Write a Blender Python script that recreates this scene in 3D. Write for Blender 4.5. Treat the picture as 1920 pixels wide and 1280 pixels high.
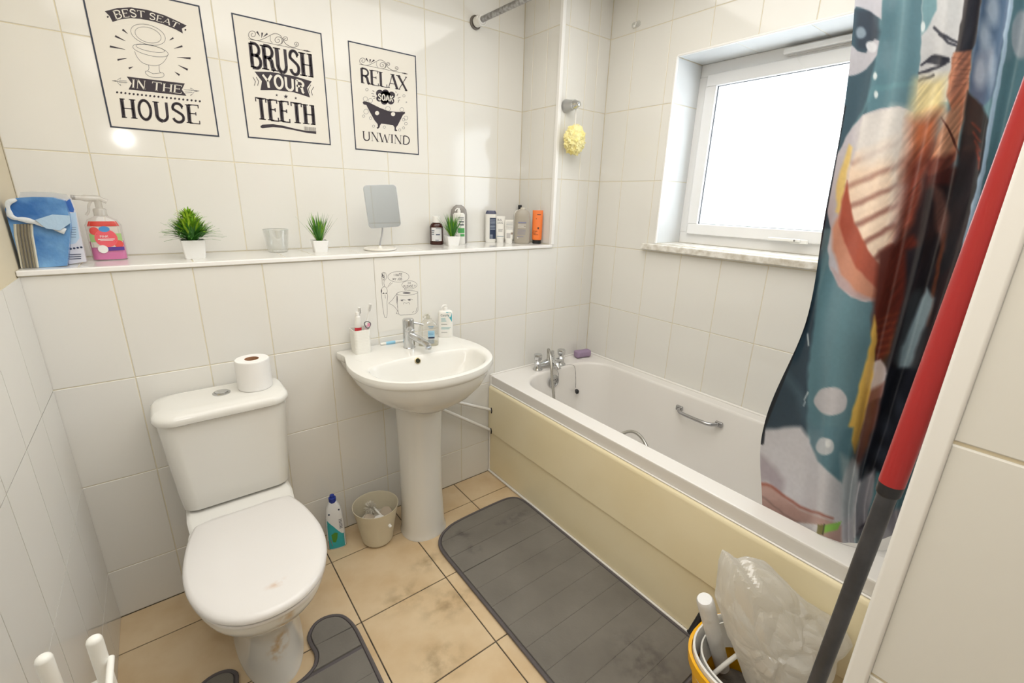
import bpy, bmesh, math, random
from math import sin, cos, pi, radians, atan2, sqrt
from mathutils import Vector, Matrix, noise
random.seed(7)
for o in list(bpy.data.objects): bpy.data.objects.remove(o)
SC = bpy.context.scene
COL = SC.collection

# ------------------------------------------------------------------ camera
CP = Vector((-0.05746, -1.77659, 1.42479))
CR = Vector((0.79248336, -0.60930423, 0.02680442))
CU = Vector((0.16172961, 0.25232108, 0.95403229))
CF = Vector((0.58805923, 0.75171965, -0.29850279))
FPX = 850.527
cd = bpy.data.cameras.new('camera')
cam = bpy.data.objects.new('camera', cd); COL.objects.link(cam)
m = Matrix.Identity(4)
for i, v in enumerate((CR, CU, -CF)):
    for k in range(3): m[k][i] = v[k]
for k in range(3): m[k][3] = CP[k]
cam.matrix_world = m
cd.sensor_width = 36; cd.sensor_fit = 'HORIZONTAL'; cd.lens = FPX * 36 / 1920
cd.clip_start = .01
SC.camera = cam
def ray(u, v): return CF + CR * ((u - 960) / FPX) + CU * ((640 - v) / FPX)
def at(u, v, ax, val):
    d = ray(u, v); i = 'xyz'.index(ax)
    return CP + d * ((val - CP[i]) / d[i])

# ------------------------------------------------------------------ world and lights
W = bpy.data.worlds.new('sky'); SC.world = W; W.use_nodes = True
bg = W.node_tree.nodes['Background']
bg.inputs[0].default_value = (0.86, 0.93, 1.0, 1); bg.inputs[1].default_value = 5.0
def area(name, loc, rot, sx, sy, power, colr, portal=False, shape='RECTANGLE'):
    l = bpy.data.lights.new(name, 'AREA'); l.shape = shape; l.size = sx; l.size_y = sy
    l.energy = power; l.color = colr
    if portal: l.cycles.is_portal = True
    o = bpy.data.objects.new(name, l); COL.objects.link(o); o.location = loc; o.rotation_euler = rot
    return o
area('ceiling_bounce_light', (0.62, -.98, 2.36), (0, 0, 0), 1.9, 1.35, 17.0, (1, .975, .935))
area('flash_light', (-.11, -1.80, 1.74), (radians(68), 0, radians(-30)), .03, .02, 1.2, (1, .98, .95))
area('hall_fill_light', (.05, -2.35, 2.37), (radians(28), 0, 0), .7, .7, 3.6, (1, .97, .93))  # added fill from the unseen hall behind the camera, no known lamp
#area('window_portal', (2.16, -.92, 1.64), (0, radians(90), 0), .8, 1.1, 1, (1, 1, 1), portal=True)
SC.view_settings.view_transform = 'Standard'
SC.view_settings.look = 'None'
SC.view_settings.exposure = 0.66
SC.view_settings.gamma = 1
SC.view_settings.use_curve_mapping = False
SC.cycles.max_bounces = 10

# ------------------------------------------------------------------ materials
def lin(c): return tuple((x / 12.92 if x <= .04045 else ((x + .055) / 1.055) ** 2.4) for x in c)
def hx(s): s = s.lstrip('#'); return lin([int(s[i:i + 2], 16) / 255 for i in (0, 2, 4)])
MC = {}
def mat(name, c, rough=.5, metal=0., bump=None, vary=None, var_scale=8, coat=0, alpha=1, trans=0, objvar=0, sheen=0, ior=1.45, sss=0):
    if name in MC: return MC[name]
    if isinstance(c, str): c = hx(c)
    M = bpy.data.materials.new(name); M.use_nodes = True; nt = M.node_tree; N = nt.nodes; L = nt.links
    b = N['Principled BSDF']
    b.inputs['Base Color'].default_value = (*c, 1); b.inputs['Roughness'].default_value = rough
    b.inputs['Metallic'].default_value = metal; b.inputs['IOR'].default_value = ior
    b.inputs['Coat Weight'].default_value = coat; b.inputs['Alpha'].default_value = alpha
    b.inputs['Transmission Weight'].default_value = trans; b.inputs['Sheen Weight'].default_value = sheen
    tc = N.new('ShaderNodeTexCoord')
    src = None
    if vary:
        v = hx(vary) if isinstance(vary, str) else vary
        n = N.new('ShaderNodeTexNoise'); n.inputs['Scale'].default_value = var_scale; n.inputs['Detail'].default_value = 5
        L.new(tc.outputs['Object'], n.inputs['Vector'])
        r = N.new('ShaderNodeValToRGB'); r.color_ramp.elements[0].position = .38; r.color_ramp.elements[1].position = .68
        r.color_ramp.elements[0].color = (*c, 1); r.color_ramp.elements[1].color = (*v, 1)
        L.new(n.outputs[0], r.inputs[0]); src = r.outputs[0]
    if objvar:
        oi = N.new('ShaderNodeObjectInfo'); mr = N.new('ShaderNodeMapRange')
        mr.inputs['To Min'].default_value = 1 - objvar; mr.inputs['To Max'].default_value = 1 + objvar
        L.new(oi.outputs['Random'], mr.inputs['Value'])
        hs = N.new('ShaderNodeHueSaturation'); L.new(mr.outputs[0], hs.inputs['Value'])
        if src: L.new(src, hs.inputs['Color'])
        else: hs.inputs['Color'].default_value = (*c, 1)
        src = hs.outputs[0]
    if src: L.new(src, b.inputs['Base Color'])
    if bump:
        n = N.new('ShaderNodeTexNoise'); n.inputs['Scale'].default_value = bump[0]; n.inputs['Detail'].default_value = 3
        L.new(tc.outputs['Object'], n.inputs['Vector'])
        bp = N.new('ShaderNodeBump'); bp.inputs['Strength'].default_value = bump[1]; bp.inputs['Distance'].default_value = bump[2] if len(bump) > 2 else .002
        L.new(n.outputs[0], bp.inputs['Height']); L.new(bp.outputs[0], b.inputs['Normal'])
    MC[name] = M; return M
def thin(name, c, opacity, rough=.2, gloss=.12):
    """thin film: part clear, part scattering, part shiny"""
    if name in MC: return MC[name]
    c = hx(c)
    M = bpy.data.materials.new(name); M.use_nodes = True; nt = M.node_tree; N = nt.nodes; L = nt.links
    N.clear()
    out = N.new('ShaderNodeOutputMaterial'); tr = N.new('ShaderNodeBsdfTransparent')
    df = N.new('ShaderNodeBsdfDiffuse'); df.inputs[0].default_value = (*c, 1)
    tl = N.new('ShaderNodeBsdfTranslucent'); tl.inputs[0].default_value = (*c, 1)
    a = N.new('ShaderNodeMixShader'); a.inputs[0].default_value = .5; L.new(df.outputs[0], a.inputs[1]); L.new(tl.outputs[0], a.inputs[2])
    gl = N.new('ShaderNodeBsdfGlossy'); gl.inputs['Roughness'].default_value = rough
    g = N.new('ShaderNodeMixShader')
    fr = N.new('ShaderNodeLayerWeight'); fr.inputs[0].default_value = .35
    mm = N.new('ShaderNodeMath'); mm.operation = 'MULTIPLY_ADD'; mm.inputs[1].default_value = 1.2 * gloss; mm.inputs[2].default_value = gloss
    L.new(fr.outputs['Facing'], mm.inputs[0])
    x = N.new('ShaderNodeMixShader'); x.inputs[0].default_value = opacity
    L.new(tr.outputs[0], x.inputs[1]); L.new(a.outputs[0], x.inputs[2])
    L.new(mm.outputs[0], g.inputs[0]); L.new(x.outputs[0], g.inputs[1]); L.new(gl.outputs[0], g.inputs[2])
    L.new(g.outputs[0], out.inputs[0]); MC[name] = M; return M

TILE = mat('glazed_cream_tile', (.745, .733, .695), .09, bump=(5, .04, .003), objvar=.012)
TILEW = mat('glazed_white_tile', (.70, .72, .73), .14, bump=(5, .06, .004), objvar=.012)
GROUT = mat('wall_grout', '#d8cfb6', .85)
GROUTD = mat('floor_grout', '#5e554a', .9, vary='#2f2b28', var_scale=14)
FLOORT = mat('sandy_floor_tile', '#d6c09e', .34, vary='#c9ae88', var_scale=7, bump=(40, .15, .001), objvar=.03)
CER = mat('white_ceramic', (.74, .73, .69), .12)
PLA = mat('white_plastic', (.80, .79, .76), .3)
SEATM = mat('toilet_seat_plastic', (.74, .72, .70), .22)
ACRY = mat('bath_acrylic', (.76, .735, .70), .16)
PANEL = mat('cream_bath_panel', '#f2e7c6', .24, vary='#eee1bc', var_scale=3)
CHR = mat('chrome', (.62, .63, .64), .12, 1)
DCHR = mat('tarnished_chrome', (.42, .42, .42), .3, 1, vary=(.2, .19, .18), var_scale=60)
PAINT = mat('cream_wall_paint', (.71, .63, .47), .7, bump=(60, .1, .001))
CEILM = mat('ceiling_paint', (.82, .80, .76), .8)
UPVC = mat('window_plastic', (.80, .80, .80), .3)
TRIM = mat('white_trim', (.83, .82, .80), .3)
BLACK = mat('black_plastic', '#1c1c1f', .4)

def stain(M, centre, radii, colour, strength, nscale=25):
    nt = M.node_tree; N = nt.nodes; L = nt.links; b = N['Principled BSDF']; inp = b.inputs['Base Color']
    g = N.new('ShaderNodeNewGeometry'); s1 = N.new('ShaderNodeVectorMath'); s1.operation = 'SUBTRACT'; s1.inputs[1].default_value = centre; L.new(g.outputs['Position'], s1.inputs[0])
    s2 = N.new('ShaderNodeVectorMath'); s2.operation = 'DIVIDE'; s2.inputs[1].default_value = radii; L.new(s1.outputs[0], s2.inputs[0])
    ln = N.new('ShaderNodeVectorMath'); ln.operation = 'LENGTH'; L.new(s2.outputs[0], ln.inputs[0])
    mr = N.new('ShaderNodeMapRange'); mr.inputs['From Min'].default_value = 1; mr.inputs['From Max'].default_value = .2; L.new(ln.outputs['Value'], mr.inputs['Value'])
    n = N.new('ShaderNodeTexNoise'); n.inputs['Scale'].default_value = nscale; n.inputs['Detail'].default_value = 6; L.new(g.outputs['Position'], n.inputs['Vector'])
    r = N.new('ShaderNodeMapRange'); r.inputs['From Min'].default_value = .42; r.inputs['From Max'].default_value = .66; L.new(n.outputs[0], r.inputs['Value'])
    m_ = N.new('ShaderNodeMath'); m_.operation = 'MULTIPLY'; L.new(mr.outputs[0], m_.inputs[0]); L.new(r.outputs[0], m_.inputs[1])
    m2 = N.new('ShaderNodeMath'); m2.operation = 'MULTIPLY'; m2.inputs[1].default_value = strength; L.new(m_.outputs[0], m2.inputs[0])
    mx = N.new('ShaderNodeMix'); mx.data_type = 'RGBA'; L.new(m2.outputs[0], mx.inputs[0])
    if inp.is_linked: L.new(inp.links[0].from_socket, mx.inputs[6])
    else: mx.inputs[6].default_value = inp.default_value
    mx.inputs[7].default_value = (*hx(colour), 1); L.new(mx.outputs[2], inp)

# ------------------------------------------------------------------ mesh helpers
class MB:
    def __init__(s): s.v = []; s.f = []; s.sm = []
    def add(s, vs, fs, smooth=False):
        o = len(s.v); s.v += [Vector(p) for p in vs]
        s.f += [tuple(o + i for i in f) for f in fs]; s.sm += [smooth] * len(fs); return s
    def box(s, c, d, bev=0):
        c = Vector(c); x, y, z = [q / 2 for q in d]
        if bev <= 0:
            vs = [c + Vector((a * x, b * y, e * z)) for a in (-1, 1) for b in (-1, 1) for e in (-1, 1)]
            return s.add(vs, [(0, 1, 3, 2), (4, 6, 7, 5), (0, 4, 5, 1), (2, 3, 7, 6), (0, 2, 6, 4), (1, 5, 7, 3)])
        bm = bmesh.new(); bmesh.ops.create_cube(bm, size=1)
        bmesh.ops.scale(bm, vec=d, verts=bm.verts)
        bmesh.ops.bevel(bm, geom=bm.edges[:] + bm.verts[:], offset=min(bev, min(d) * .49), segments=3, affect='EDGES', profile=.5)
        bm.verts.index_update()
        s.add([v.co + c for v in bm.verts], [[v.index for v in f.verts] for f in bm.faces], True); bm.free(); return s
    def loft(s, loops, cap0=True, cap1=True, smooth=True, closed=True):
        n = len(loops[0]); vs = [p for l in loops for p in l]; fs = []
        for i in range(len(loops) - 1):
            for k in range(n if closed else n - 1):
                k2 = (k + 1) % n; fs.append((i * n + k, i * n + k2, (i + 1) * n + k2, (i + 1) * n + k))
        if cap0: fs.append(tuple(range(n - 1, -1, -1)))
        if cap1: fs.append(tuple((len(loops) - 1) * n + k for k in range(n)))
        return s.add(vs, fs, smooth)
    def tube(s, pts, r, n=12, caps=True):
        pts = [Vector(p) for p in pts]; rs = r if isinstance(r, (list, tuple)) else [r] * len(pts)
        up = None; loops = []
        for i, p in enumerate(pts):
            t = (pts[min(i + 1, len(pts) - 1)] - pts[max(i - 1, 0)]).normalized()
            if up is None: up = t.orthogonal().normalized()
            up = (up - t * up.dot(t)); up = up.normalized() if up.length > 1e-6 else t.orthogonal().normalized()
            w = t.cross(up)
            loops.append([p + (up * cos(2 * pi * k / n) + w * sin(2 * pi * k / n)) * rs[i] for k in range(n)])
        return s.loft(loops, caps, caps)
    def lathe(s, prof, c=(0, 0, 0), n=32, cap0=True, cap1=True, axis='z'):
        c = Vector(c); loops = []
        for r, z in prof:
            l = []
            for k in range(n):
                a = 2 * pi * k / n; p = (r * cos(a), r * sin(a), z)
                if axis == 'y': p = (r * cos(a), -z, r * sin(a))
                if axis == 'x': p = (z, r * cos(a), r * sin(a))
                l.append(c + Vector(p))
            loops.append(l)
        return s.loft(loops, cap0, cap1)
    def prism(s, poly, z0, z1, bev=0, smooth=False):
        """poly: list of (x,y); extruded in z; top edge rounded by bev"""
        def inset(P, d):
            out = []; n = len(P)
            for i in range(n):
                a, b, c = Vector(P[i - 1]), Vector(P[i]), Vector(P[(i + 1) % n])
                e1 = (b - a); e2 = (c - b)
                if e1.length < 1e-7 or e2.length < 1e-7: out.append(tuple(b)); continue
                e1.normalize(); e2.normalize()
                n1 = Vector((-e1.y, e1.x)); n2 = Vector((-e2.y, e2.x)); q = n1 + n2
                q = q / max(.5, q.length_squared / 2) if q.length > 1e-6 else n1
                out.append(tuple(b + q * d))
            return out
        ar = sum(poly[i - 1][0] * poly[i][1] - poly[i][0] * poly[i - 1][1] for i in range(len(poly)))
        if ar < 0: poly = poly[::-1]
        L = [[(x, y, z0) for x, y in poly]]
        if bev > 0:
            for q in range(4):
                a = q / 3 * pi / 2
                L.append([(x, y, z1 - bev + bev * sin(a)) for x, y in inset(poly, bev * (1 - cos(a)))])
        else: L.append([(x, y, z1) for x, y in poly])
        s.loft(L, False, False, smooth or bev > 0)
        n = len(poly); s.add(L[0], [tuple(range(n - 1, -1, -1))]); s.add(L[-1], [tuple(range(n))]); return s
    def xf(s, M):
        s.v = [M @ p for p in s.v]; return s
    def join(s, o, M=None):
        return s.add([(M @ p if M else p) for p in o.v], o.f, True) if False else s._j(o, M)
    def _j(s, o, M):
        k = len(s.v); s.v += [(M @ p if M else p.copy()) for p in o.v]
        s.f += [tuple(k + i for i in f) for f in o.f]; s.sm += o.sm; return s
    def mesh(s, name, m):
        me = bpy.data.meshes.new(name); me.from_pydata([tuple(p) for p in s.v], [], s.f)
        me.polygons.foreach_set('use_smooth', s.sm)
        if m: me.materials.append(m)
        me.update(); return me
    def build(s, name, m, parent=None, world=False, fix=True, auto=True):
        if parent is not None and world:
            inv = wm(parent).inverted(); s.v = [inv @ p for p in s.v]
        me = s.mesh(name, m)
        if fix:
            bm = bmesh.new(); bm.from_mesh(me); bmesh.ops.remove_doubles(bm, verts=bm.verts, dist=1e-6)
            bmesh.ops.recalc_face_normals(bm, faces=bm.faces)
            if auto:
                for e in bm.edges:
                    if len(e.link_faces) == 2 and e.calc_face_angle(0) > radians(42): e.smooth = False
            bm.to_mesh(me); bm.free()
        o = bpy.data.objects.new(name, me); COL.objects.link(o)
        if parent is not None: o.parent = parent
        if fix and auto and any(s.sm) and len(s.f) < 4000:
            wn = o.modifiers.new('weighted', 'WEIGHTED_NORMAL'); wn.keep_sharp = True; wn.weight = 80
        return o
def wm(o):
    M = o.matrix_basis.copy()
    while o.parent: o = o.parent; M = o.matrix_basis @ M
    return M
def thing(name, label, cat, loc=(0, 0, 0), rz=0, group=None):
    o = bpy.data.objects.new(name, None); COL.objects.link(o); o.empty_display_size = .05
    o.location = loc; o.rotation_euler = (0, 0, rz); o['label'] = label; o['category'] = cat
    if group: o['group'] = group
    return o
def tag(o, label, cat, group=None):
    o['label'] = label; o['category'] = cat
    if group: o['group'] = group
    return o
def struct(o): o['kind'] = 'structure'; return o
def stuff(o): o['kind'] = 'stuff'; return o
def cr(P, n=8, closed=False):
    P = [Vector(p) for p in P]; out = []; N = len(P)
    for i in range(N if closed else N - 1):
        g = (lambda k: P[k % N]) if closed else (lambda k: P[max(0, min(N - 1, k))])
        a, b, c, d = g(i - 1), g(i), g(i + 1), g(i + 2)
        for k in range(n):
            t = k / n
            out.append(.5 * ((2 * b) + (c - a) * t + (2 * a - 5 * b + 4 * c - d) * t * t + (3 * b - a - 3 * c + d) * t ** 3))
    if not closed: out.append(P[-1])
    return out
def rrect(w, d, r, z, n=8, cx=0, cy=0):
    """rounded rectangle loop, centre cx,cy, full sizes w,d"""
    r = min(r, w / 2 - 1e-4, d / 2 - 1e-4); L = []
    for qx, qy, a0 in ((1, 1, 0), (-1, 1, 90), (-1, -1, 180), (1, -1, 270)):
        for k in range(n + 1):
            a = radians(a0 + 90 * k / n)
            L.append(Vector((cx + qx * (w / 2 - r) + r * cos(a), cy + qy * (d / 2 - r) + r * sin(a), z)))
    return L
def sell(a, b, e, z, n=40, cx=0, cy=0):
    L = []
    for k in range(n):
        t = 2 * pi * k / n; c, s_ = cos(t), sin(t)
        L.append(Vector((cx + a * abs(c) ** (2 / e) * (1 if c >= 0 else -1), cy + b * abs(s_) ** (2 / e) * (1 if s_ >= 0 else -1), z)))
    return L

# ------------------------------------------------------------------ tiles
TM = {}
def tile_mesh(key, outline_rects, m, thick, bev):
    """outline_rects: cell minus holes as list of grid quads (u0,v0,u1,v1)"""
    bm = bmesh.new(); cache = {}
    def V(u, v):
        k = (round(u, 5), round(v, 5))
        if k not in cache: cache[k] = bm.verts.new((u, v, 0))
        return cache[k]
    for (a, b, c, d) in outline_rects: bm.faces.new((V(a, b), V(c, b), V(c, d), V(a, d)))
    bmesh.ops.dissolve_limit(bm, angle_limit=.01, verts=bm.verts, edges=bm.edges)
    ext = bmesh.ops.extrude_face_region(bm, geom=bm.faces[:])
    top = [g for g in ext['geom'] if isinstance(g, bmesh.types.BMVert)]
    bmesh.ops.translate(bm, verts=top, vec=(0, 0, thick))
    bmesh.ops.recalc_face_normals(bm, faces=bm.faces)
    te = [e for e in bm.edges if all(abs(v.co.z - thick) < 1e-6 for v in e.verts) and e.calc_face_angle(0) > .1]
    bmesh.ops.bevel(bm, geom=te, offset=bev, segments=1, affect='EDGES')
    bmesh.ops.translate(bm, verts=bm.verts, vec=(0, 0, -thick))
    me = bpy.data.meshes.new('tile'); bm.to_mesh(me); bm.free(); me.materials.append(m); return me
def tiles(parent, O, U, V, rect, ucuts, vcuts, m, holes=(), thick=.006, gap=.0026, bev=.0012, name='tile', jitter=0):
    U = Vector(U); V = Vector(V); Nn = U.cross(V); O = Vector(O)
    u0, v0, u1, v1 = rect
    us = [u0] + sorted(c for c in ucuts if u0 + .004 < c < u1 - .004) + [u1]
    vs = [v0] + sorted(c for c in vcuts if v0 + .004 < c < v1 - .004) + [v1]
    for i in range(len(us) - 1):
        for k in range(len(vs) - 1):
            a, b, c, d = us[i] + gap / 2, vs[k] + gap / 2, us[i + 1] - gap / 2, vs[k + 1] - gap / 2
            if c - a < .006 or d - b < .006: continue
            hs = [h for h in holes if h[0] < c and h[2] > a and h[1] < d and h[3] > b]
            xs = sorted({a, c} | {q for h in hs for q in (h[0], h[2]) if a < q < c})
            ys = sorted({b, d} | {q for h in hs for q in (h[1], h[3]) if b < q < d})
            R = []
            for x in range(len(xs) - 1):
                for y in range(len(ys) - 1):
                    mx, my = (xs[x] + xs[x + 1]) / 2, (ys[y] + ys[y + 1]) / 2
                    if any(h[0] < mx < h[2] and h[1] < my < h[3] for h in hs): continue
                    R.append((xs[x] - a, ys[y] - b, xs[x + 1] - a, ys[y + 1] - b))
            if not R: continue
            key = (m.name, thick, tuple(tuple(round(q, 4) for q in r) for r in R))
            if key not in TM: TM[key] = tile_mesh(key, R, m, thick, bev)
            o = bpy.data.objects.new(name, TM[key]); COL.objects.link(o)
            P = O + U * a + V * b
            M = Matrix((U, V, Nn)).transposed().to_4x4(); M.translation = P
            o.parent = parent; o.matrix_basis = wm(parent).inverted() @ M
            if jitter: o.matrix_basis = o.matrix_basis @ Matrix.Rotation(random.uniform(-jitter, jitter), 4, 'X') @ Matrix.Rotation(random.uniform(-jitter, jitter), 4, 'Y')

TW, TH = .1997, .3333
XL, XB, XR, D, XC, ZS, ST = -.3672, 1.1959, 1.9033, .2782, 1.5748, 1.1897, 1.206
YE, XS, ZC, YB = -1.712, .578, 2.42, -3.1
X0 = -.1764
GR = .0014   # grout depth
lowrows = [ZS - TH * k for k in range(4)]
uprows = [1.5289 + TH * k for k in range(4)]
ucols = [X0 + TW * k for k in range(-2, 14)]

# wall_back: boxed-out lower wall, ledge, recessed upper wall, return beside the bath
b = MB()
g = GR
b.add([(XL, g, 0), (XR, g, 0), (XR, g, ZC), (XC + g, g, ZC), (XC + g, g, ST - g), (XL, g, ST - g)], [(0, 1, 2, 3, 4, 5)])
b.add([(XL, g, ST - g), (XC + g, g, ST - g), (XC + g, D + g, ST - g), (XL, D + g, ST - g)], [(0, 1, 2, 3)])
b.add([(XL, D + g, ST - g), (XC + g, D + g, ST - g), (XC + g, D + g, ZC), (XL, D + g, ZC)], [(0, 1, 2, 3)])
b.add([(XC + g, g, ST - g), (XC + g, D + g, ST - g), (XC + g, D + g, ZC), (XC + g, g, ZC)], [(0, 1, 2, 3)])
b.box(((XL + XC) / 2, D + .06, ZC / 2), (XC - XL, .1, ZC)); b.box(((XC + XR) / 2 + .01, D + .06 - .0, ZC / 2), (XR - XC - .02, .1, ZC))
wb = struct(b.build('wall_back', GROUT, fix=False))
tiles(wb, (0, 0, 0), (1, 0, 0), (0, 0, 1), (XL, 0, XR, ZS), ucols, lowrows, TILE)
tiles(wb, (0, 0, 0), (1, 0, 0), (0, 0, 1), (XC, ZS, XR, ZC), ucols + [1.745], uprows, TILE)
tiles(wb, (0, D, 0), (1, 0, 0), (0, 0, 1), (XL, ST, XC, ZC), [-.1776 + TW * k for k in range(12)], uprows, TILE)
tiles(wb, (XC, 0, 0), (0, -1, 0), (0, 0, 1), (-D, ST, -.008, ZC), [-.205, -.1], uprows, TILE)
tiles(wb, (0, 0, ST), (1, 0, 0), (0, 1, 0), (XL, .008, XC, D), [.03 + .275 * k for k in range(-1, 7)] + [.405], [], TILE)
# white trims
t = MB(); t.box(((XL + XC) / 2, .002, ST - .0075), (XC - XL, .02, .015), .003); struct(t.build('trim_1', TRIM))
t = MB(); t.box((XC + .002, .002, (ST + ZC) / 2), (.02, .02, ZC - ST), .003); struct(t.build('trim_2', TRIM))

# wall_left: tiled to ledge height, painted above
b = MB()
b.box((XL - .056, (YB + D) / 2, ZC / 2), (.11, D - YB + .2, ZC))
wl = struct(b.build('wall_left', PAINT, fix=False))
b = MB(); b.box((XL + .001 - g, YB / 2, 1.187 / 2), (.002, -YB, 1.187)); struct(b.build('trim_3', GROUT))
tiles(wl, (XL + .002, 0, 0), (0, -1, 0), (0, 0, 1), (0.0, 0, -YB, 1.19), [.0 + TW * k for k in range(1, 16)], lowrows, TILE, thick=.002)
# wall_right with the window opening
WY0, WY1, WZ0, WZ1, WX = -1.42, -.40, 1.236, 2.046, 2.11
b = MB()
for (y0, z0, y1, z1) in ((WY1 + g, 0, .1, ZC), (YE - .1, 0, WY0, ZC), (WY0, 0, WY1 + g, WZ0), (WY0, WZ1 + g, WY1 + g, ZC)):
    b.box((XR + g + .15, (y0 + y1) / 2, (z0 + z1) / 2), (.3, y1 - y0, z1 - z0))
wr = struct(b.build('wall_right', GROUT, fix=False))
tiles(wr, (XR, 0, 0), (0, -1, 0), (0, 0, 1), (0, 0, -YE, ZC), [.1499 + TW * k for k in range(0, 9)], [1.196 - TH * k for k in range(4)] + uprows, TILE, holes=[(-WY1, WZ0, -WY0, WZ1)])
# window reveal tiles
tiles(wr, (XR, WY1, 0), (1, 0, 0), (0, 0, 1), (0.006, WZ0, WX - XR, WZ1), [], uprows, TILEW, thick=.004)
tiles(wr, (XR, 0, WZ1), (1, 0, 0), (0, -1, 0), (0.006, -WY1, WX - XR, -WY0), [.66, .93, 1.2], [], TILEW, thick=.004) if False else None
tiles(wr, (0, 0, WZ1), (0, 1, 0), (1, 0, 0), (WY0, XR + .006, WY1, WX), [-.66, -.93, -1.2], [], TILEW, thick=.004)
t = MB(); t.box((XR + .004, WY1 + .003, (WZ0 + WZ1) / 2), (.014, .008, WZ1 - WZ0), .002); t.box((XR + .004, (WY0 + WY1) / 2, WZ1 + .003), (.014, WY1 - WY0, .008), .002)
struct(t.build('trim_4', TRIM))
# end wall behind the bath and the passage wall (near right)
b = MB(); b.box(((XS + XR + .3) / 2 + .003, (YE + YB) / 2 - .002, ZC / 2), (XR + .3 - XS, YE - YB, ZC))
wf = struct(b.build('wall_front', PAINT, fix=False))
tiles(wf, (XS, YE, 0), (0, -1, 0), (0, 0, 1), (.012, 0, YE - YB, ZC), [.31 + .2 * k for k in range(7)] if False else [.30, .50, .70, .9, 1.1], [.8585 - TH, .8585, 1.1918, 1.5251, 1.8584, 2.19], TILE, thick=.006, bev=.0018, gap=.004)
tiles(wf, (0, YE, 0), (-1, 0, 0), (0, 0, 1), (-XR, 0, -XS - .008, ZC), [-XR + TW * k for k in range(8)], [.8585 - TH, .8585, 1.1918, 1.5251, 1.8584, 2.19], TILE, thick=.006)
t = MB(); t.box((XS + .003, YE - .004, ZC / 2), (.018, .022, ZC), .004); struct(t.build('trim_5', TRIM))
b = MB(); b.box(((XL + XS) / 2, YB - .05, ZC / 2), (XS - XL + .4, .1, ZC)); struct(b.build('wall_hall', PAINT))
# floor and ceiling
b = MB(); b.box(((XL + XR) / 2, (YB + D) / 2, -.051 - .002), (XR - XL + .6, D - YB + .4, .1)); fl = struct(b.build('floor', GROUTD, fix=False))
tiles(fl, (0, 0, 0), (1, 0, 0), (0, 1, 0), (XL, YB, XR, 0), [.302 - .002 + .3365 * k for k in range(-2, 6)], [-.172 - .3375 * k for k in range(-1, 10)], FLOORT, thick=.008, gap=.0042, bev=.0009, jitter=.0012)
b = MB(); b.box(((XL + XR) / 2, (YB + D) / 2, ZC + .05), (XR - XL + .6, D - YB + .4, .1)); struct(b.build('ceiling', CEILM))

# ------------------------------------------------------------------ window
def frame_ring(mb, x0, x1, y0, y1, z0, z1, w, bev=.004):
    xc, dx = (x0 + x1) / 2, x1 - x0
    mb.box((xc, (y0 + y1) / 2, z0 + w / 2), (dx, y1 - y0, w), bev); mb.box((xc, (y0 + y1) / 2, z1 - w / 2), (dx, y1 - y0, w), bev)
    mb.box((xc, y0 + w / 2, (z0 + z1) / 2), (dx * .998, w, z1 - z0 - 2 * w + .0004), bev * .3); mb.box((xc, y1 - w / 2, (z0 + z1) / 2), (dx * .998, w, z1 - z0 - 2 * w + .0004), bev * .3)
win = struct(bpy.data.objects.new('window_1', None)); COL.objects.link(win); win.location = (WX, (WY0 + WY1) / 2, WZ0)
b = MB(); frame_ring(b, WX - .01, WX + .06, WY0, WY1, WZ0, WZ1, .055); b.build('window_frame', UPVC, win, True)
b = MB(); frame_ring(b, WX - .03, WX + .03, WY0 + .05, WY1 - .047, WZ0 + .047, WZ1 - .05, .052, .006); b.build('window_sash', UPVC, win, True)
b = MB(); frame_ring(b, WX - .016, WX - .008, WY0 + .098, WY1 - .095, WZ0 + .095, WZ1 - .098, .006, .001); b.build('glazing_gasket', mat('gasket_grey', '#4a4c50', .6), win, True)
b = MB(); b.box((WX, (WY0 + WY1) / 2, (WZ0 + WZ1) / 2), (.004, WY1 - WY0 - .18, WZ1 - WZ0 - .18)); b.build('window_pane', thin('frosted_pane', '#f4f8fa', .35, .15, .04), win, True)
# trickle vent, handle
b = MB(); P = at(1475, 96, 'x', WX - .012); b.box((WX - .024, P.y - .25, WZ1 - .024), (.036, .5, .022), .005)
b.box((WX - .014, P.y - .25, WZ1 - .036), (.008, .48, .006), .001); b.build('trickle_vent', UPVC, win, True)
b = MB(); P = at(1497, 453, 'x', WX - .04)
b.box((WX - .036, P.y + .0, P.z), (.012, .07, .018), .004); b.box((WX - .05, P.y + .055, P.z + .004), (.010, .13, .013), .004); b.build('window_handle', PLA, win, True)
b = MB(); b.lathe([(.004, -.002), (.004, .0)], (WX - .057, P.y + .01, P.z + .004), 10, axis='x'); b.build('handle_screw', DCHR, win, True)
# vent cord
b = MB(); b.tube(cr([at(1490, 97, 'x', WX - .03), at(1500, 118, 'x', WX - .04), at(1519, 140, 'x', WX - .04)], 4), .0008, 5)
b.build('vent_cord', PLA, win, True)
# sill
b = MB(); SM = mat('chipped_sill_paint', '#e4e2dc', .45, vary='#bdb6a8', var_scale=30)
b.box(((1.872 + WX) / 2, (WY0 + WY1) / 2 + .0, 1.219), (WX - 1.872 - .01, WY1 - WY0 - .004 + .0, .028), .004)
b.box((1.8875, (WY0 + WY1) / 2, 1.219), (.032, WY1 - WY0 + .13, .030), .005)
b.box((WX - .11, (WY0 + WY1) / 2, 1.2345), (.17, WY1 - WY0 - .01, .006), .001)
b.build('window_sill', SM, win, True)
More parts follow.
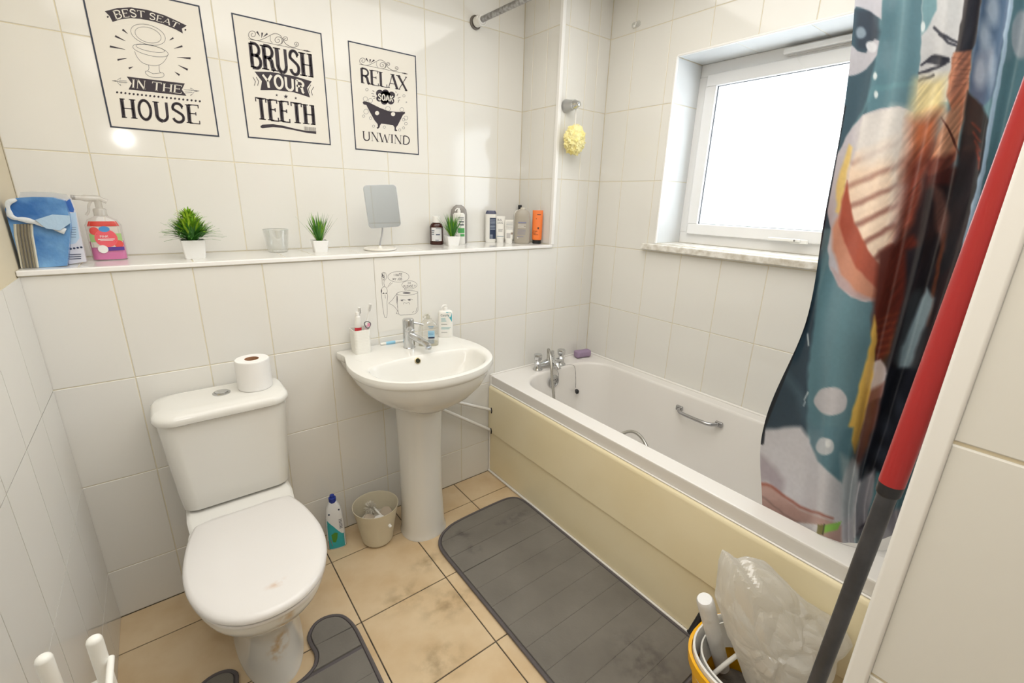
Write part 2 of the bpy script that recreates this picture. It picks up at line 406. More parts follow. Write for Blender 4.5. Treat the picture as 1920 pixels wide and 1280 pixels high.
# hedge outside
b = MB(); rows_ = []
for i in range(41):
    y = -6 + .3 * i
    rows_.append([(9 + .25 * noise.noise((i * .7, k * 1.3, 0)) - .3 * sin(pi * k / 7), y, (k / 6) * (1.10 + .03 * noise.noise((i * .9, 5, 0))) if k < 7 else 0) for k in range(8)])
b.loft(rows_, True, True, True)
hd = stuff(b.build('hedge', mat('pale_hedge', '#5d6b35', .9, vary='#857f5c', var_scale=3))); tag(hd, 'pale sunlit hedge seen blurred at the foot of the window pane', 'hedge')

# ------------------------------------------------------------------ stroke lettering
def arc(cx, cy, rx, ry, a0, a1, n=10):
    return [(cx + rx * cos(radians(a0 + (a1 - a0) * k / n)), cy + ry * sin(radians(a0 + (a1 - a0) * k / n))) for k in range(n + 1)]
# strokes: (weight class, points); T thick, t thin, m medium ; unit box, width 1
G = {
 'A': [('t', [(.02, 0), (.5, 1)]), ('T', [(.5, 1), (.98, 0)]), ('h', [(.2, .33), (.8, .33)])],
 'B': [('T', [(.15, 0), (.15, 1)]), ('m', [(.15, 1), (.5, 1)] + arc(.5, .76, .36, .24, 90, -90) + [(.15, .52)]), ('m', [(.5, .52)] + arc(.5, .26, .42, .26, 90, -90) + [(.15, 0)])],
 'D': [('T', [(.15, 0), (.15, 1)]), ('m', [(.15, 1), (.4, 1)] + arc(.4, .5, .48, .5, 90, -90, 14) + [(.15, 0)])],
 'E': [('T', [(.15, 0), (.15, 1)]), ('t', [(.15, 1), (.9, 1), (.9, .84)]), ('t', [(.15, .53), (.68, .53)]), ('t', [(.68, .62), (.68, .44)]), ('t', [(.15, 0), (.92, 0), (.92, .17)])],
 'H': [('T', [(.14, 0), (.14, 1)]), ('T', [(.86, 0), (.86, 1)]), ('t', [(.14, .5), (.86, .5)])],
 'I': [('T', [(.5, 0), (.5, 1)])],
 'J': [('T', [(.8, 1), (.8, .25)] + arc(.45, .25, .35, .25, 0, -170))],
 'K': [('T', [(.15, 0), (.15, 1)]), ('t', [(.15, .4), (.88, 1)]), ('T', [(.4, .6), (.92, 0)])],
 'L': [('T', [(.15, 0), (.15, 1)]), ('t', [(.15, 0), (.92, 0), (.92, .2)])],
 'M': [('t', [(.08, 0), (.12, 1)]), ('T', [(.12, 1), (.5, .2)]), ('t', [(.5, .2), (.88, 1)]), ('T', [(.88, 1), (.92, 0)])],
 'N': [('t', [(.14, 0), (.14, 1)]), ('T', [(.14, 1), (.86, 0)]), ('t', [(.86, 0), (.86, 1)])],
 'O': [('m', arc(.5, .5, .4, .5, 0, 360, 26))],
 'P': [('T', [(.15, 0), (.15, 1)]), ('m', [(.15, 1), (.5, 1)] + arc(.5, .73, .38, .27, 90, -90) + [(.15, .46)])],
 'R': [('T', [(.15, 0), (.15, 1)]), ('m', [(.15, 1), (.5, 1)] + arc(.5, .76, .36, .24, 90, -90) + [(.15, .52)]), ('T', [(.5, .52), (.72, .4), (.8, .12), (.95, 0)])],
 'S': [('m', [(.88, .8)] + arc(.5, .76, .37, .24, 10, 200, 12) + arc(.5, .25, .39, .25, 60, -170, 14))],
 'T': [('T', [(.5, 0), (.5, 1)]), ('t', [(.04, .82), (.04, 1), (.96, 1), (.96, .82)])],
 'U': [('T', [(.14, 1), (.14, .3)] + arc(.5, .3, .36, .3, 180, 270, 8)), ('m', arc(.5, .3, .36, .3, 270, 360, 8) + [(.86, 1)])],
 'W': [('T', [(.03, 1), (.28, 0)]), ('t', [(.28, 0), (.5, .9)]), ('T', [(.5, .9), (.72, 0)]), ('t', [(.72, 0), (.97, 1)])],
 'X': [('T', [(.05, 1), (.95, 0)]), ('t', [(.05, 0), (.95, 1)])],
 'Y': [('T', [(.04, 1), (.5, .5)]), ('t', [(.96, 1), (.5, .5)]), ('T', [(.5, .5), (.5, 0)])],
 '!': [('T', [(.5, .3), (.5, 1)]), ('T', [(.5, 0), (.5, .1)])],
 '.': [('T', [(.5, 0), (.5, .1)])],
}
GW = {'I': .34, 'J': .6, 'M': 1.2, 'W': 1.35, '!': .25, '.': .3, ' ': .38, 'L': .85, 'E': .9, 'S': .9}
def ribbon(mb, pts, w, fmap, taper=None):
    P = [Vector((p[0], p[1])) for p in pts]; q = [P[0]]
    for p in P[1:]:
        if (p - q[-1]).length > 1e-6: q.append(p)
    P = q
    if len(P) < 2: return
    closed = (P[0] - P[-1]).length < 1e-5
    if closed: P = P[:-1]
    n = len(P); L, R = [], []
    for i in range(n):
        a = P[i - 1] if (i > 0 or closed) else None; c = P[(i + 1) % n] if (i < n - 1 or closed) else None; b_ = P[i]
        d1 = (b_ - a).normalized() if a is not None else None; d2 = (c - b_).normalized() if c is not None else None
        if d1 is None: d1 = d2
        if d2 is None: d2 = d1
        nn = Vector((-(d1.y + d2.y), d1.x + d2.x)); 
        if nn.length < 1e-5: nn = Vector((-d1.y, d1.x))
        nn.normalize(); k = 1 / max(.45, nn.dot(Vector((-d1.y, d1.x))))
        ww = w if taper is None else w * (taper[0] + (taper[1] - taper[0]) * i / (n - 1))
        L.append(b_ + nn * ww / 2 * k); R.append(b_ - nn * ww / 2 * k)
    vs = [fmap(p) for p in L + R]; fs = []
    for i in range(n if closed else n - 1):
        j = (i + 1) % n; fs.append((i, j, n + j, n + i))
    mb.add(vs, fs)
def text(mb, s, top, bot, thick=.16, thin_=.05, med=None, serif=True, inline=None, fm=None, pad=.1):
    """letters fitted between two polylines (top and bottom), given in the flat space that fm maps to 3-D"""
    med = med or thick * .8
    def along(pl, t):
        pl = [Vector(p) for p in pl]; Ls = [(pl[i + 1] - pl[i]).length for i in range(len(pl) - 1)]; x = max(0, min(1, t)) * sum(Ls)
        for i, l in enumerate(Ls):
            if x <= l + 1e-9 or i == len(Ls) - 1: return pl[i].lerp(pl[i + 1], x / l)
            x -= l
    H = (Vector(along(top, .5)) - Vector(along(bot, .5))).length
    Wd = (Vector(along(top, 1)) - Vector(along(top, 0))).length
    tot = sum(GW.get(c, 1) for c in s) + pad * (len(s) - 1); ux = Wd / tot
    x = 0
    asp = ux / H      # letter width in units of letter height
    for c in s:
        w = GW.get(c, 1)
        def mp(p, x=x, w=w):
            a, b_ = along(bot, (x + p.x / asp) / tot), along(top, (x + p.x / asp) / tot)
            return fm(a.lerp(b_, p.y))
        for cl, pts in G.get(c, []):
            wd = {'T': thick, 't': thin_, 'm': med, 'h': thin_}[cl]
            q = [(px * w * asp, py) for px, py in pts]
            if not serif and cl != 'h': 
                pass
            ribbon(mb, q, wd, mp)
            if serif and cl in 'Tt' and len(q) >= 2:
                for e, f in ((0, 1), (-1, -2)):
                    p, p2 = q[e], q[f]
                    if (p[1] < .02 or p[1] > .98) and abs(p[0] - p2[0]) < abs(p[1] - p2[1]) * 1.2:
                        yy = .025 if p[1] < .5 else .975; sw = wd * .5 + .07
                        ribbon(mb, [(p[0] - sw, yy), (p[0] + sw, yy)], .05, mp)
            if inline is not None and cl in 'Tm':
                if len(q) == 2: a_, b_ = Vector(q[0]), Vector(q[1]); q2 = [tuple(a_.lerp(b_, .14)), tuple(a_.lerp(b_, .86))]
                else: q2 = q[1:-1]
                ribbon(inline, q2, wd * .2, mp)
        x += w + pad
_fc = {}
def sans(mb, s, x, z, h, fm, wscale=1.0, center=False):
    """small sans text via the built-in font; fm maps (x,z) to 3-D"""
    if s not in _fc:
        c = bpy.data.curves.new('lettering', 'FONT'); c.body = s; c.resolution_u = 2
        o = bpy.data.objects.new('lettering', c); me = o.to_mesh()
        _fc[s] = ([(v.co.x, v.co.y) for v in me.vertices], [tuple(p.vertices) for p in me.polygons]); o.to_mesh_clear(); bpy.data.objects.remove(o); bpy.data.curves.remove(c)
    vs, fs = _fc[s]
    if not vs: return
    k = h / .72; mx = max(v[0] for v in vs) * k * wscale; ox = x - (mx / 2 if center else 0)
    mb.add([fm(Vector((ox + v[0] * k * wscale, z + v[1] * k))) for v in vs], fs)
def disc(mb, cx, cy, rx, ry, fm, n=16, rot=0):
    c, s_ = cos(radians(rot)), sin(radians(rot)); vs = [fm(Vector((cx, cy)))]; fs = []; lv = 3 if n > 12 else 1
    for j in range(1, lv + 1):
        f = j / lv
        vs += [fm(Vector((cx + f * (rx * cos(2 * pi * k / n) * c - ry * sin(2 * pi * k / n) * s_), cy + f * (rx * cos(2 * pi * k / n) * s_ + ry * sin(2 * pi * k / n) * c)))) for k in range(n)]
    for k in range(n): fs.append((0, 1 + k, 1 + (k + 1) % n))
    for j in range(1, lv):
        o = 1 + (j - 1) * n
        for k in range(n): fs.append((o + k, o + n + k, o + n + (k + 1) % n, o + (k + 1) % n))
    mb.add(vs, fs)
def ring(mb, cx, cy, rx, ry, w, fm, rot=0, n=28):
    c, s_ = cos(radians(rot)), sin(radians(rot))
    P = [(cx + rx * cos(2 * pi * k / n) * c - ry * sin(2 * pi * k / n) * s_, cy + rx * cos(2 * pi * k / n) * s_ + ry * sin(2 * pi * k / n) * c) for k in range(n + 1)]
    ribbon(mb, P, w, fm)
def poly(mb, P, fm): mb.add([fm(Vector(p)) for p in P], [tuple(range(len(P)))])

INK = mat('print_ink', '#2f2730', .55); INKB = mat('border_ink', '#2b3345', .5); PAPER = mat('poster_vinyl', (.73, .70, .635), .35); INKG = mat('thin_print_ink', '#565a62', .55)
def poster(name, label, x0, x1, z0, z1, crop):
    T = thing(name, label, 'poster', ((x0 + x1) / 2, D - .0012, (z0 + z1) / 2), 0, 'black and white lettered posters above the ledge')
    b = MB(); b.box(((x0 + x1) / 2, D - .0006, (z0 + z1) / 2), (x1 - x0, .0010, z1 - z0)); b.build('sheet', PAPER, T, True)
    cx, cy, s = crop
    def fmy(off): return lambda p: Vector((p.x, D - .0012 - off, p.y))
    def pix(p, off=.0002):
        q = at(cx + p.x / s, cy + p.y / s, 'y', D - .0012); q.y = D - .0012 - off; return q
    b = MB(); ww = .0045
    for a in ([(x0, z0), (x1, z0), (x1, z1), (x0, z1), (x0, z0)],):
        c = [(x0 + ww / 2, z0 + ww / 2), (x1 - ww / 2, z0 + ww / 2), (x1 - ww / 2, z1 - ww / 2), (x0 + ww / 2, z1 - ww / 2), (x0 + ww / 2, z0 + ww / 2)]
        ribbon(b, c, ww, fmy(.0002))
    b.build('border', INKB, T, True, fix=False)
    return T, pix, (lambda p: pix(p, .0004))
KL = []
STINK = mat('sticker_ink', '#5c5a60', .6)
def K(name, m=None):
    b = MB(); KL.append((name, m or INK, b)); return b
def KB(T):
    for n, m_, b in KL: b.build(n, m_, T, True, fix=False)
    KL.clear()
# poster A
T, px, pw = poster('wall_poster', 'poster reading BEST SEAT IN THE HOUSE with a toilet drawing', -.112, .187, 1.611, 2.013, (150, 0, 4.7407))
k = MB(); w = MB(); gl_ = MB()
topA = [(220, 100), (330, 72), (450, 65), (600, 88), (750, 135), (850, 180), (950, 228)]
botA = [(290, 195), (370, 170), (450, 162), (540, 168), (650, 190), (750, 220), (850, 262), (915, 298)]
poly(K('banner'), topA + [(905, 255)] + botA[::-1] + [(262, 142)], px)
text(K('light_lettering', PAPER), 'BEST SEAT', [(287, 98), (370, 86), (450, 83), (600, 106), (750, 152), (888, 212)], [(318, 172), (380, 156), (450, 150), (540, 154), (650, 176), (750, 206), (860, 252)], .2, .07, fm=pw, pad=.12)
poly(K('banner'), [(415, 680), (932, 742), (905, 797), (947, 852), (432, 795), (460, 742)], px)
text(K('light_lettering', PAPER), 'IN THE', [(462, 702), (912, 762)], [(458, 780), (905, 832)], .2, .07, fm=pw, pad=.12)
for i in range(21): disc(k, 330 + 735 * i / 20, 820 + 80 * i / 20, 10, 10, px, 8)
for p in ((247, 150), (937, 265)): disc(k, *p, 9, 9, px, 8)
text(K('lettering'), 'HOUSE', [(350, 872), (1060, 938)], [(372, 1045), (1075, 1102)], .2, .055, .15, fm=px, inline=w, pad=.16)
for a, c in [((378, 262), (425, 300)), ((312, 320), (405, 365)), ((265, 412), (402, 440)), ((333, 532), (415, 517)), ((434, 608), (472, 592)), ((830, 337), (795, 358)), ((910, 410), (835, 432)), ((983, 518), (862, 510)), ((958, 620), (872, 578)), ((885, 668), (842, 638))]:
    ribbon(k, [a, c], 18, px, (1, .15))
for args in ((605, 308, 160, 85, 18), (605, 311, 120, 65, 18), (627, 448, 162, 46, 13), (625, 430, 130, 27, 11)):
    ring(gl_, args[0], args[1], args[2], args[3], 3.6, px, args[4])
ribbon(gl_, [tuple(p) for p in cr([(485, 455), (510, 510), (560, 560), (640, 582), (700, 578), (750, 545), (782, 485)], 4)], 3.6, px)
ribbon(gl_, [tuple(p) for p in cr([(610, 578), (612, 610), (600, 630), (583, 634), (584, 652), (620, 680), (680, 690), (735, 684), (747, 665), (737, 648), (715, 646), (705, 620), (703, 580)], 4)], 3.6, px)
ribbon(gl_, [(600, 630), (650, 655), (715, 648)], 3.6, px)
for sx, x, y in ((1, 285, 718), (-1, 1060, 808)):
    ribbon(k, [(x, y), (x + 35 * sx, y + 2)], 9, px, (.1, 1)); ribbon(gl_, [(x, y), (x + 138 * sx, y + 14 * sx)], 3, px)
    for q in (-1, 1):
        ribbon(gl_, [tuple(p) for p in cr([(x + 40 * sx, y), (x + 60 * sx, y + q * 22 + 5), (x + 78 * sx, y + q * 34 + 8), (x + 70 * sx, y + q * 20 + 8)], 3)], 3, px)
        ribbon(gl_, [(x + 60 * sx, y + 6 + q * 8), (x + 130 * sx, y + 10 + q * 8)], 3, px)
stuff(k.build('small_marks', INK, T, True, fix=False)); stuff(w.build('light_marks', PAPER, T, True, fix=False)); KB(T); stuff(gl_.build('line_drawing', INKG, T, True, fix=False))
def flourish(k, px, f):
    R = lambda pts, w_, tp=None: ribbon(k, [f(p) for p in pts], w_, px, tp)
    C = lambda pts, w_: R([tuple(p) for p in cr(pts, 4)], w_)
    R([(207, 287), (740, 398)], 3.5); R([(672, 384), (700, 389)], 12, (.2, 1)); R([(705, 390), (748, 400)], 14, (1, .1))
    def spiral(cx, cy, r, a0, turns, sg=1): C([(cx + r * (1 - t / 14 * .85) * cos(radians(a0 + sg * 360 * turns * t / 14)), cy + r * (1 - t / 14 * .85) * sin(radians(a0 + sg * 360 * turns * t / 14))) for t in range(15)], 4)
    spiral(246, 250, 40, 110, 1.5); spiral(462, 300, 42, 100, 1.6, -1); spiral(528, 290, 24, 180, 1.4); spiral(618, 332, 22, 60, 1.4, -1)
    C([(232, 288), (290, 302), (350, 282), (395, 258), (435, 242), (478, 255), (505, 295), (495, 332)], 4); C([(398, 262), (398, 300), (415, 325)], 3)
    C([(508, 290), (522, 322), (560, 350), (600, 360), (632, 348)], 4.5)
    for a, c in (((282, 225), (308, 266)), ((328, 234), (322, 280)), ((372, 242), (334, 274))): R([a, c], 16, (1, .1))
# poster B
T, px, pw = poster('wall_poster', 'poster reading BRUSH YOUR TEETH with a toothbrush, in the middle of three', .278, .578, 1.617, 2.014, (420, 10, 4.5727))
k = MB(); w = MB()
flourish(k, px, lambda p: (p[0], p[1]))
text(K('lettering'), 'BRUSH', [(208, 318), (752, 420)], [(230, 530), (768, 620)], .17, .05, .13, fm=px, inline=w, pad=.14)
poly(K('banner'), [(262, 568), (400, 570), (600, 606), (753, 652), (712, 708), (738, 790), (600, 746), (450, 728), (312, 728), (325, 650)], px)
text(K('light_lettering', PAPER), 'YOUR', [(325, 594), (500, 606), (690, 660)], [(345, 706), (500, 712), (690, 756)], .2, .2, .19, serif=False, fm=pw, pad=.14)
for sx, x, y in ((1, 248, 615), (1, 276, 615), (-1, 770, 698), (-1, 745, 680)): ribbon(k, [(x, y), (x + 22 * sx, y + 38), (x + 12 * sx, y + 74)], 5, px)
def star(mb, cx, cy, r, fm): poly(mb, [(cx + r * (1 if i % 2 == 0 else .42) * sin(pi * i / 5), cy - r * (1 if i % 2 == 0 else .42) * cos(pi * i / 5)) for i in range(10)], fm)
star(k, 452, 770, 13, px); star(k, 530, 782, 21, px); star(k, 615, 796, 13, px)
text(K('lettering'), 'TEETH', [(265, 790), (772, 858)], [(285, 975), (785, 1026)], .18, .06, .14, fm=px, inline=w, pad=.14)
poly(K('toothbrush_drawing'), [(312, 1035), (330, 1022), (420, 1018), (500, 1030), (600, 1055), (700, 1075), (790, 1080), (790, 1103), (710, 1093), (600, 1070), (500, 1051), (420, 1043), (330, 1054), (315, 1048)], px)
for i in range(13): ribbon(k, [(689 + 8 * i, 1038 + .8 * i), (689 + 8 * i, 1078)], 3.4, px)
stuff(k.build('small_marks', INK, T, True, fix=False)); stuff(w.build('light_marks', PAPER, T, True, fix=False)); KB(T)
# poster C
T, px, pw = poster('wall_poster', 'poster reading RELAX SOAK UNWIND with a black bath, rightmost of the three', .678, .973, 1.609, 2.010, (640, 60, 5.33))
k = MB(); w = MB(); gl_ = MB()
flourish(k, px, lambda p: (180 + (p[0] - 207) * .9, 320 + (p[1] - 287) * .9))
text(K('lettering'), 'RELAX', [(188, 358), (655, 450)], [(196, 508), (660, 590)], .17, .05, .12, fm=px, pad=.1)
for c in ((382, 612, 36), (440, 610, 36), (500, 632, 37), (380, 664, 32), (430, 690, 36), (495, 690, 34), (440, 650, 60)): disc(k, c[0], c[1], c[2], c[2], px, 18)
text(K('light_lettering', PAPER), 'SOAK', [(368, 616), (520, 640)], [(368, 676), (518, 698)], .2, .2, .18, serif=False, fm=pw, pad=.15)
for a, c in (((300, 612), (325, 620)), ((312, 585), (330, 597)), ((308, 640), (335, 642)), ((322, 664), (340, 658)), ((540, 596), (550, 604)), ((555, 640), (566, 616)), ((565, 662), (592, 650)), ((566, 706), (574, 690)), ((566, 684), (584, 678))): ribbon(k, [a, c], 5, px)
poly(K('bath_drawing'), [(212, 705), (222, 692), (255, 695), (300, 715), (380, 755), (470, 790), (550, 797), (610, 797), (635, 797), (637, 812), (615, 830), (590, 880), (562, 935), (548, 950), (545, 970), (560, 985), (545, 992), (532, 985), (530, 950), (515, 930), (400, 915), (388, 930), (380, 955), (365, 968), (352, 958), (365, 945), (362, 920), (330, 880), (280, 790), (250, 730), (222, 722)], px)
for c in ((357, 810, 21), (517, 820, 21)): disc(w, c[0], c[1], c[2], c[2], pw)
for c in ((240, 668, 22), (290, 685, 22), (465, 768, 24), (605, 775, 20), (247, 795, 24), (222, 840, 12), (292, 860, 13), (322, 940, 12), (430, 950, 12), (645, 860, 20), (622, 875, 14), (645, 915, 14), (622, 957, 11), (583, 978, 12), (255, 575, 13), (625, 637, 12), (650, 702, 5)): ring(gl_, c[0], c[1], c[2], c[2], 3, px, 0, 16)
text(K('lettering'), 'UNWIND', [(210, 988), (690, 1045)], [(215, 1080), (688, 1128)], .14, .04, .12, fm=px, pad=.1)
stuff(k.build('small_marks', INK, T, True, fix=False)); stuff(w.build('light_marks', PAPER, T, True, fix=False)); KB(T); stuff(gl_.build('line_drawing', INKG, T, True, fix=False))

# sticker over the basin
P0 = at(702, 488, 'y', 0); P1 = at(786, 632, 'y', 0)
T = thing('wall_sticker', 'cartoon sticker of a toothbrush and grumpy toilet roll above the basin tap', 'sticker', ((P0.x + P1.x) / 2, -.001, 1.0))
b = MB(); b.box(((P0.x + P1.x) / 2, -.0004, 1.03), (.188, .0008, .30)); b.build('sheet', mat('sticker_sheet', (.76, .74, .69), .2), T, True)
def px(p): q = at(680 + p.x / 5.818, 480 + p.y / 5.818, 'y', -.0011); return q
k = MB()
for c in ((225, 205, 16, 30), (238, 220, 22, 42), (222, 235, 18, 26)): ring(k, *c, 3, px)
for i in range(8): ribbon(k, [(205 + 3 * i, 190 + 6 * i), (222 + 2 * i, 200 + 6 * i)], 3, px)
for P in ([(210, 262), (214, 300), (224, 335)], [(234, 262), (232, 300), (238, 330)], [(203, 412), (218, 540), (236, 655), (250, 668), (264, 662), (268, 600), (266, 500), (268, 412), (203, 412)], [(243, 420), (248, 462)],
          [(204, 408), (200, 375), (215, 345), (238, 333), (258, 345), (268, 375), (266, 405)], [(305, 283), (270, 342), (325, 290)], [(455, 352), (462, 372), (478, 362)],
          [(372, 412), (376, 500), (395, 630), (450, 640), (560, 632), (598, 600), (604, 560), (600, 388)], [(375, 405), (320, 480), (285, 512), (300, 522), (340, 545), (388, 605)], [(385, 590), (365, 625), (395, 632)],
          [(405, 480), (440, 474), (468, 480)], [(488, 474), (520, 468), (546, 476)], [(445, 526), (450, 507), (480, 514), (502, 504), (516, 526)], [(540, 620), (560, 600)], [(580, 610), (592, 560)], [(372, 500), (384, 560)]):
    ribbon(k, [tuple(p) for p in cr(P, 3)] if len(P) > 3 else P, 3.2, px)
for c in ((228, 405, 8, 8), (258, 405, 7, 7), (430, 484, 13, 6), (510, 478, 15, 7), (205, 380, 6, 22), (376, 470, 5, 40)): disc(k, *c, px, 10)
ring(k, 390, 226, 116, 58, 3, px); ring(k, 510, 314, 83, 45, 3, px); ring(k, 487, 402, 114, 24, 3.2, px, -4); disc(k, 480, 402, 44, 9, px)
text(K('lettering', STINK), 'I HATE', [(340, 192), (430, 190)], [(340, 220), (430, 218)], .13, .13, .13, serif=False, fm=px, pad=.25)
text(K('lettering', STINK), 'MY JOB...', [(328, 238), (455, 236)], [(328, 264), (455, 262)], .13, .13, .13, serif=False, fm=px, pad=.25)
text(K('lettering', STINK), 'OH', [(492, 284), (524, 282)], [(492, 304), (524, 302)], .13, .13, .13, serif=False, fm=px, pad=.25)
text(K('lettering', STINK), 'PLEASE !!', [(445, 318), (575, 312)], [(445, 344), (575, 338)], .13, .13, .13, serif=False, fm=px, pad=.25)
stuff(k.build('line_drawing', STINK, T, True, fix=False)); KB(T)

# ------------------------------------------------------------------ bath
RZ = .562
BT = thing('bathtub', 'white bathtub with cream side panel under the window', 'bathtub', (1.55, -.855, 0))
b = MB(); N8 = 8
def lp(x0, x1, y0, y1, r, z): return rrect(x1 - x0, y1 - y0, r, z, N8, (x0 + x1) / 2, (y0 + y1) / 2)
yN, yF = -.002, -1.709
L = [lp(1.200, 1.9, yF, yN, .006, .512), lp(1.198, 1.9, yF, yN, .006, RZ - .008), lp(1.200, 1.9, yF, yN, .008, RZ - .002), lp(1.206, 1.896, yF + .004, yN - .003, .01, RZ),
     lp(1.272, 1.846, -1.640, -.112, .15, RZ - .001), lp(1.279, 1.840, -1.634, -.119, .15, RZ - .004), lp(1.284, 1.836, -1.63, -.124, .15, RZ - .014),
     lp(1.292, 1.828, -1.60, -.133, .15, .50), lp(1.315, 1.805, -1.50, -.155, .15, .35), lp(1.335, 1.785, -1.40, -.175, .14, .24), lp(1.355, 1.765, -1.34, -.20, .12, .19), lp(1.40, 1.72, -1.26, -.26, .10, .168), lp(1.5, 1.62, -1.0, -.5, .05, .165)]
b.loft(L, False, True); b.build('tub', ACRY, BT, True)
b = MB()  # waste
b.lathe([(.001, .003), (.028, .003), (.033, 0)], (1.56, -.33, .166), 20); b.build('waste', CHR, BT, True)
# panel
b = MB()
def prof_y(pts, y0, y1, mb): mb.loft([[Vector((x, y0, z)) for x, z in pts], [Vector((x, y1, z)) for x, z in pts]], True, True, True)
prof_y([(1.205, .246), (1.189, .246), (1.1865, .25), (1.1865, .490), (1.1885, .500), (1.193, .508), (1.2, .511), (1.205, .511)], yF, -.004, b)
up = b.build('bath_panel', PANEL, BT, True)
b = MB(); prof_y([(1.207, .012), (1.196, .012), (1.196, .238), (1.1985, .2455), (1.207, .247)], yF, -.004, b)
b.build('lower_panel', PANEL, BT, True)
b = MB(); b.tube([(1.1915, yF + .002, .007), (1.1915, -.004, .007)], .006, 8); b.tube([(1.193, -.006, .01), (1.196, -.005, .515)], .0045, 8)
b.tube([(1.199, -.004, .51), (1.199, -.004, RZ + .002), (1.2, -.004, RZ + .002), (1.897, -.004, RZ + .003), (1.897, yF + .01, RZ + .003)], .0055, 8); b.tube([(1.1955, -.01, .5125), (1.1955, yF, .5125)], .0035, 6)
stuff(b.build('sealant', mat('white_sealant', (.82, .80, .76), .4), BT, True))
# overflow
b = MB(); O = Vector((1.514, -.139, .502))
b.lathe([(.036, 0), (.036, .004), (.030, .009), (.022, .010), (.0215, .0075), (.001, .0075)], O, 28, axis='y'); ov = b.build('overflow_rose', mat('satin_chrome', (.50, .51, .52), .25, 1), BT, True)
b = MB()
for k in range(6): b.lathe([(.0028, 0), (.0028, .0006)], O + Vector((.0115 * cos(pi * k / 3), -.0078, .0115 * sin(pi * k / 3))), 8, axis='y')
b.build('drain_hole', BLACK, ov, True)
b = MB(); P = [(1.535, -.152, .50), (1.538, -.150, .54), (1.545, -.13, .563), (1.60, -.128, .572), (1.652, -.135, .566), (1.665, -.146, .545), (1.668, -.155, .48), (1.668, -.158, .435)]
b.tube(cr(P, 5), .0012, 6); b.build('plug_chain', DCHR, BT, True)
b = MB(); b.lathe([(.003, .018), (.008, .016), (.018, .008), (.019, .0), (.019, -.006), (.012, -.010)], (0, 0, 0), 20)
b.xf(Matrix.Translation((1.668, -.168, .415)) @ Matrix.Rotation(radians(62), 4, 'Z') @ Matrix.Rotation(radians(80), 4, 'X') @ Matrix.Scale(.75, 4)); b.build('plug', BLACK, BT, True)
# grab handle
b = MB(); P = [(1.812, -.705, .487), (1.79, -.715, .487), (1.772, -.74, .486), (1.768, -.80, .486), (1.772, -.87, .486), (1.79, -.895, .487), (1.814, -.905, .487)]
b.tube(cr([(p[0] + .006, p[1], p[2]) for p in P], 6), [.0095] * 1 + [.0085] * 35 + [.0095] * 1, 12)
for y in (-.705, -.905): b.lathe([(.016, 0), (.015, .006), (.010, .008)], (1.822, y, .487), 16, axis='x') if False else b.box((1.816, y, .487), (.014, .034, .026), .005)
b.build('grab_handle', mat('brushed_chrome', (.45, .45, .46), .22, 1), BT, True)

# mixer tap
TP = thing('bath_mixer_tap', 'chrome bath mixer tap with crosshead knobs on bath end', 'tap', (1.53, -.075, RZ))
def knob(mb, x, y, z):
    Lk = []
    for r, h in ((.010, 0), (.011, .006), (.0195, .012), (.0215, .026), (.0215, .036), (.019, .042), (.006, .0435)):
        Lk.append([Vector((x + (r * (1 + .07 * cos(6 * a))) * cos(a), y + (r * (1 + .07 * cos(6 * a))) * sin(a), z + h)) for a in [2 * pi * k / 36 for k in range(36)]])
    mb.loft(Lk)
for x in (1.452, 1.612):
    y = -.075 if x < 1.5 else -.085
    b = MB(); b.lathe([(.026, 0), (.026, .004), (.019, .012), (.017, .03), (.020, .038), (.015, .044), (.010, .052)], (x, y, RZ), 24); b.build('tap_pillar', CHR, TP, True)
    b = MB(); knob(b, x, y, RZ + .045); b.build('tap_knob', CHR, TP, True)
b = MB(); b.tube([(1.452, -.075, RZ + .026), (1.48, -.078, RZ + .026), (1.53, -.08, RZ + .03), (1.58, -.084, RZ + .028), (1.612, -.085, RZ + .026)], [.013, .014, .022, .015, .013], 16)
b.tube(cr([(1.53, -.08, RZ + .03), (1.53, -.11, RZ + .034), (1.528, -.145, RZ + .028), (1.528, -.158, RZ + .010)], 5), [.021] * 6 + [.018] * 5 + [.014] * 5, 16); b.build('spout', CHR, TP, True)
b = MB(); b.lathe([(.012, 0), (.012, .02), (.009, .022), (.009, .03)], (1.548, -.082, RZ + .045), 16); b.lathe([(.009, 0), (.0085, .018), (.006, .02)], (1.548, -.082, RZ + .072), 12); b.build('diverter', CHR, TP, True)
HS = mat('hose_metal', (.46, .45, .42), .28, 1)
hp = [(1.519, -.082, RZ + .045), (1.519, -.082, RZ + .07), (1.515, -.085, RZ + .098), (1.498, -.105, RZ + .110), (1.478, -.14, RZ + .095), (1.462, -.17, RZ + .05), (1.45, -.195, RZ - .02), (1.435, -.235, RZ - .12), (1.425, -.27, RZ - .22), (1.425, -.32, .235), (1.43, -.42, .205), (1.45, -.53, .27), (1.485, -.595, .375), (1.525, -.64, .422), (1.535, -.695, .424), (1.515, -.765, .385), (1.51, -.84, .27), (1.51, -.92, .205), (1.50, -1.02, .192)]
hc = cr(hp, 12); b = MB(); b.tube(hc, [.0068 + .0011 * (i % 2) for i in range(len(hc))], 10)
tag(b.build('shower_hose', HS), 'ribbed metal shower hose looping from bath tap down inside the bath', 'hose')
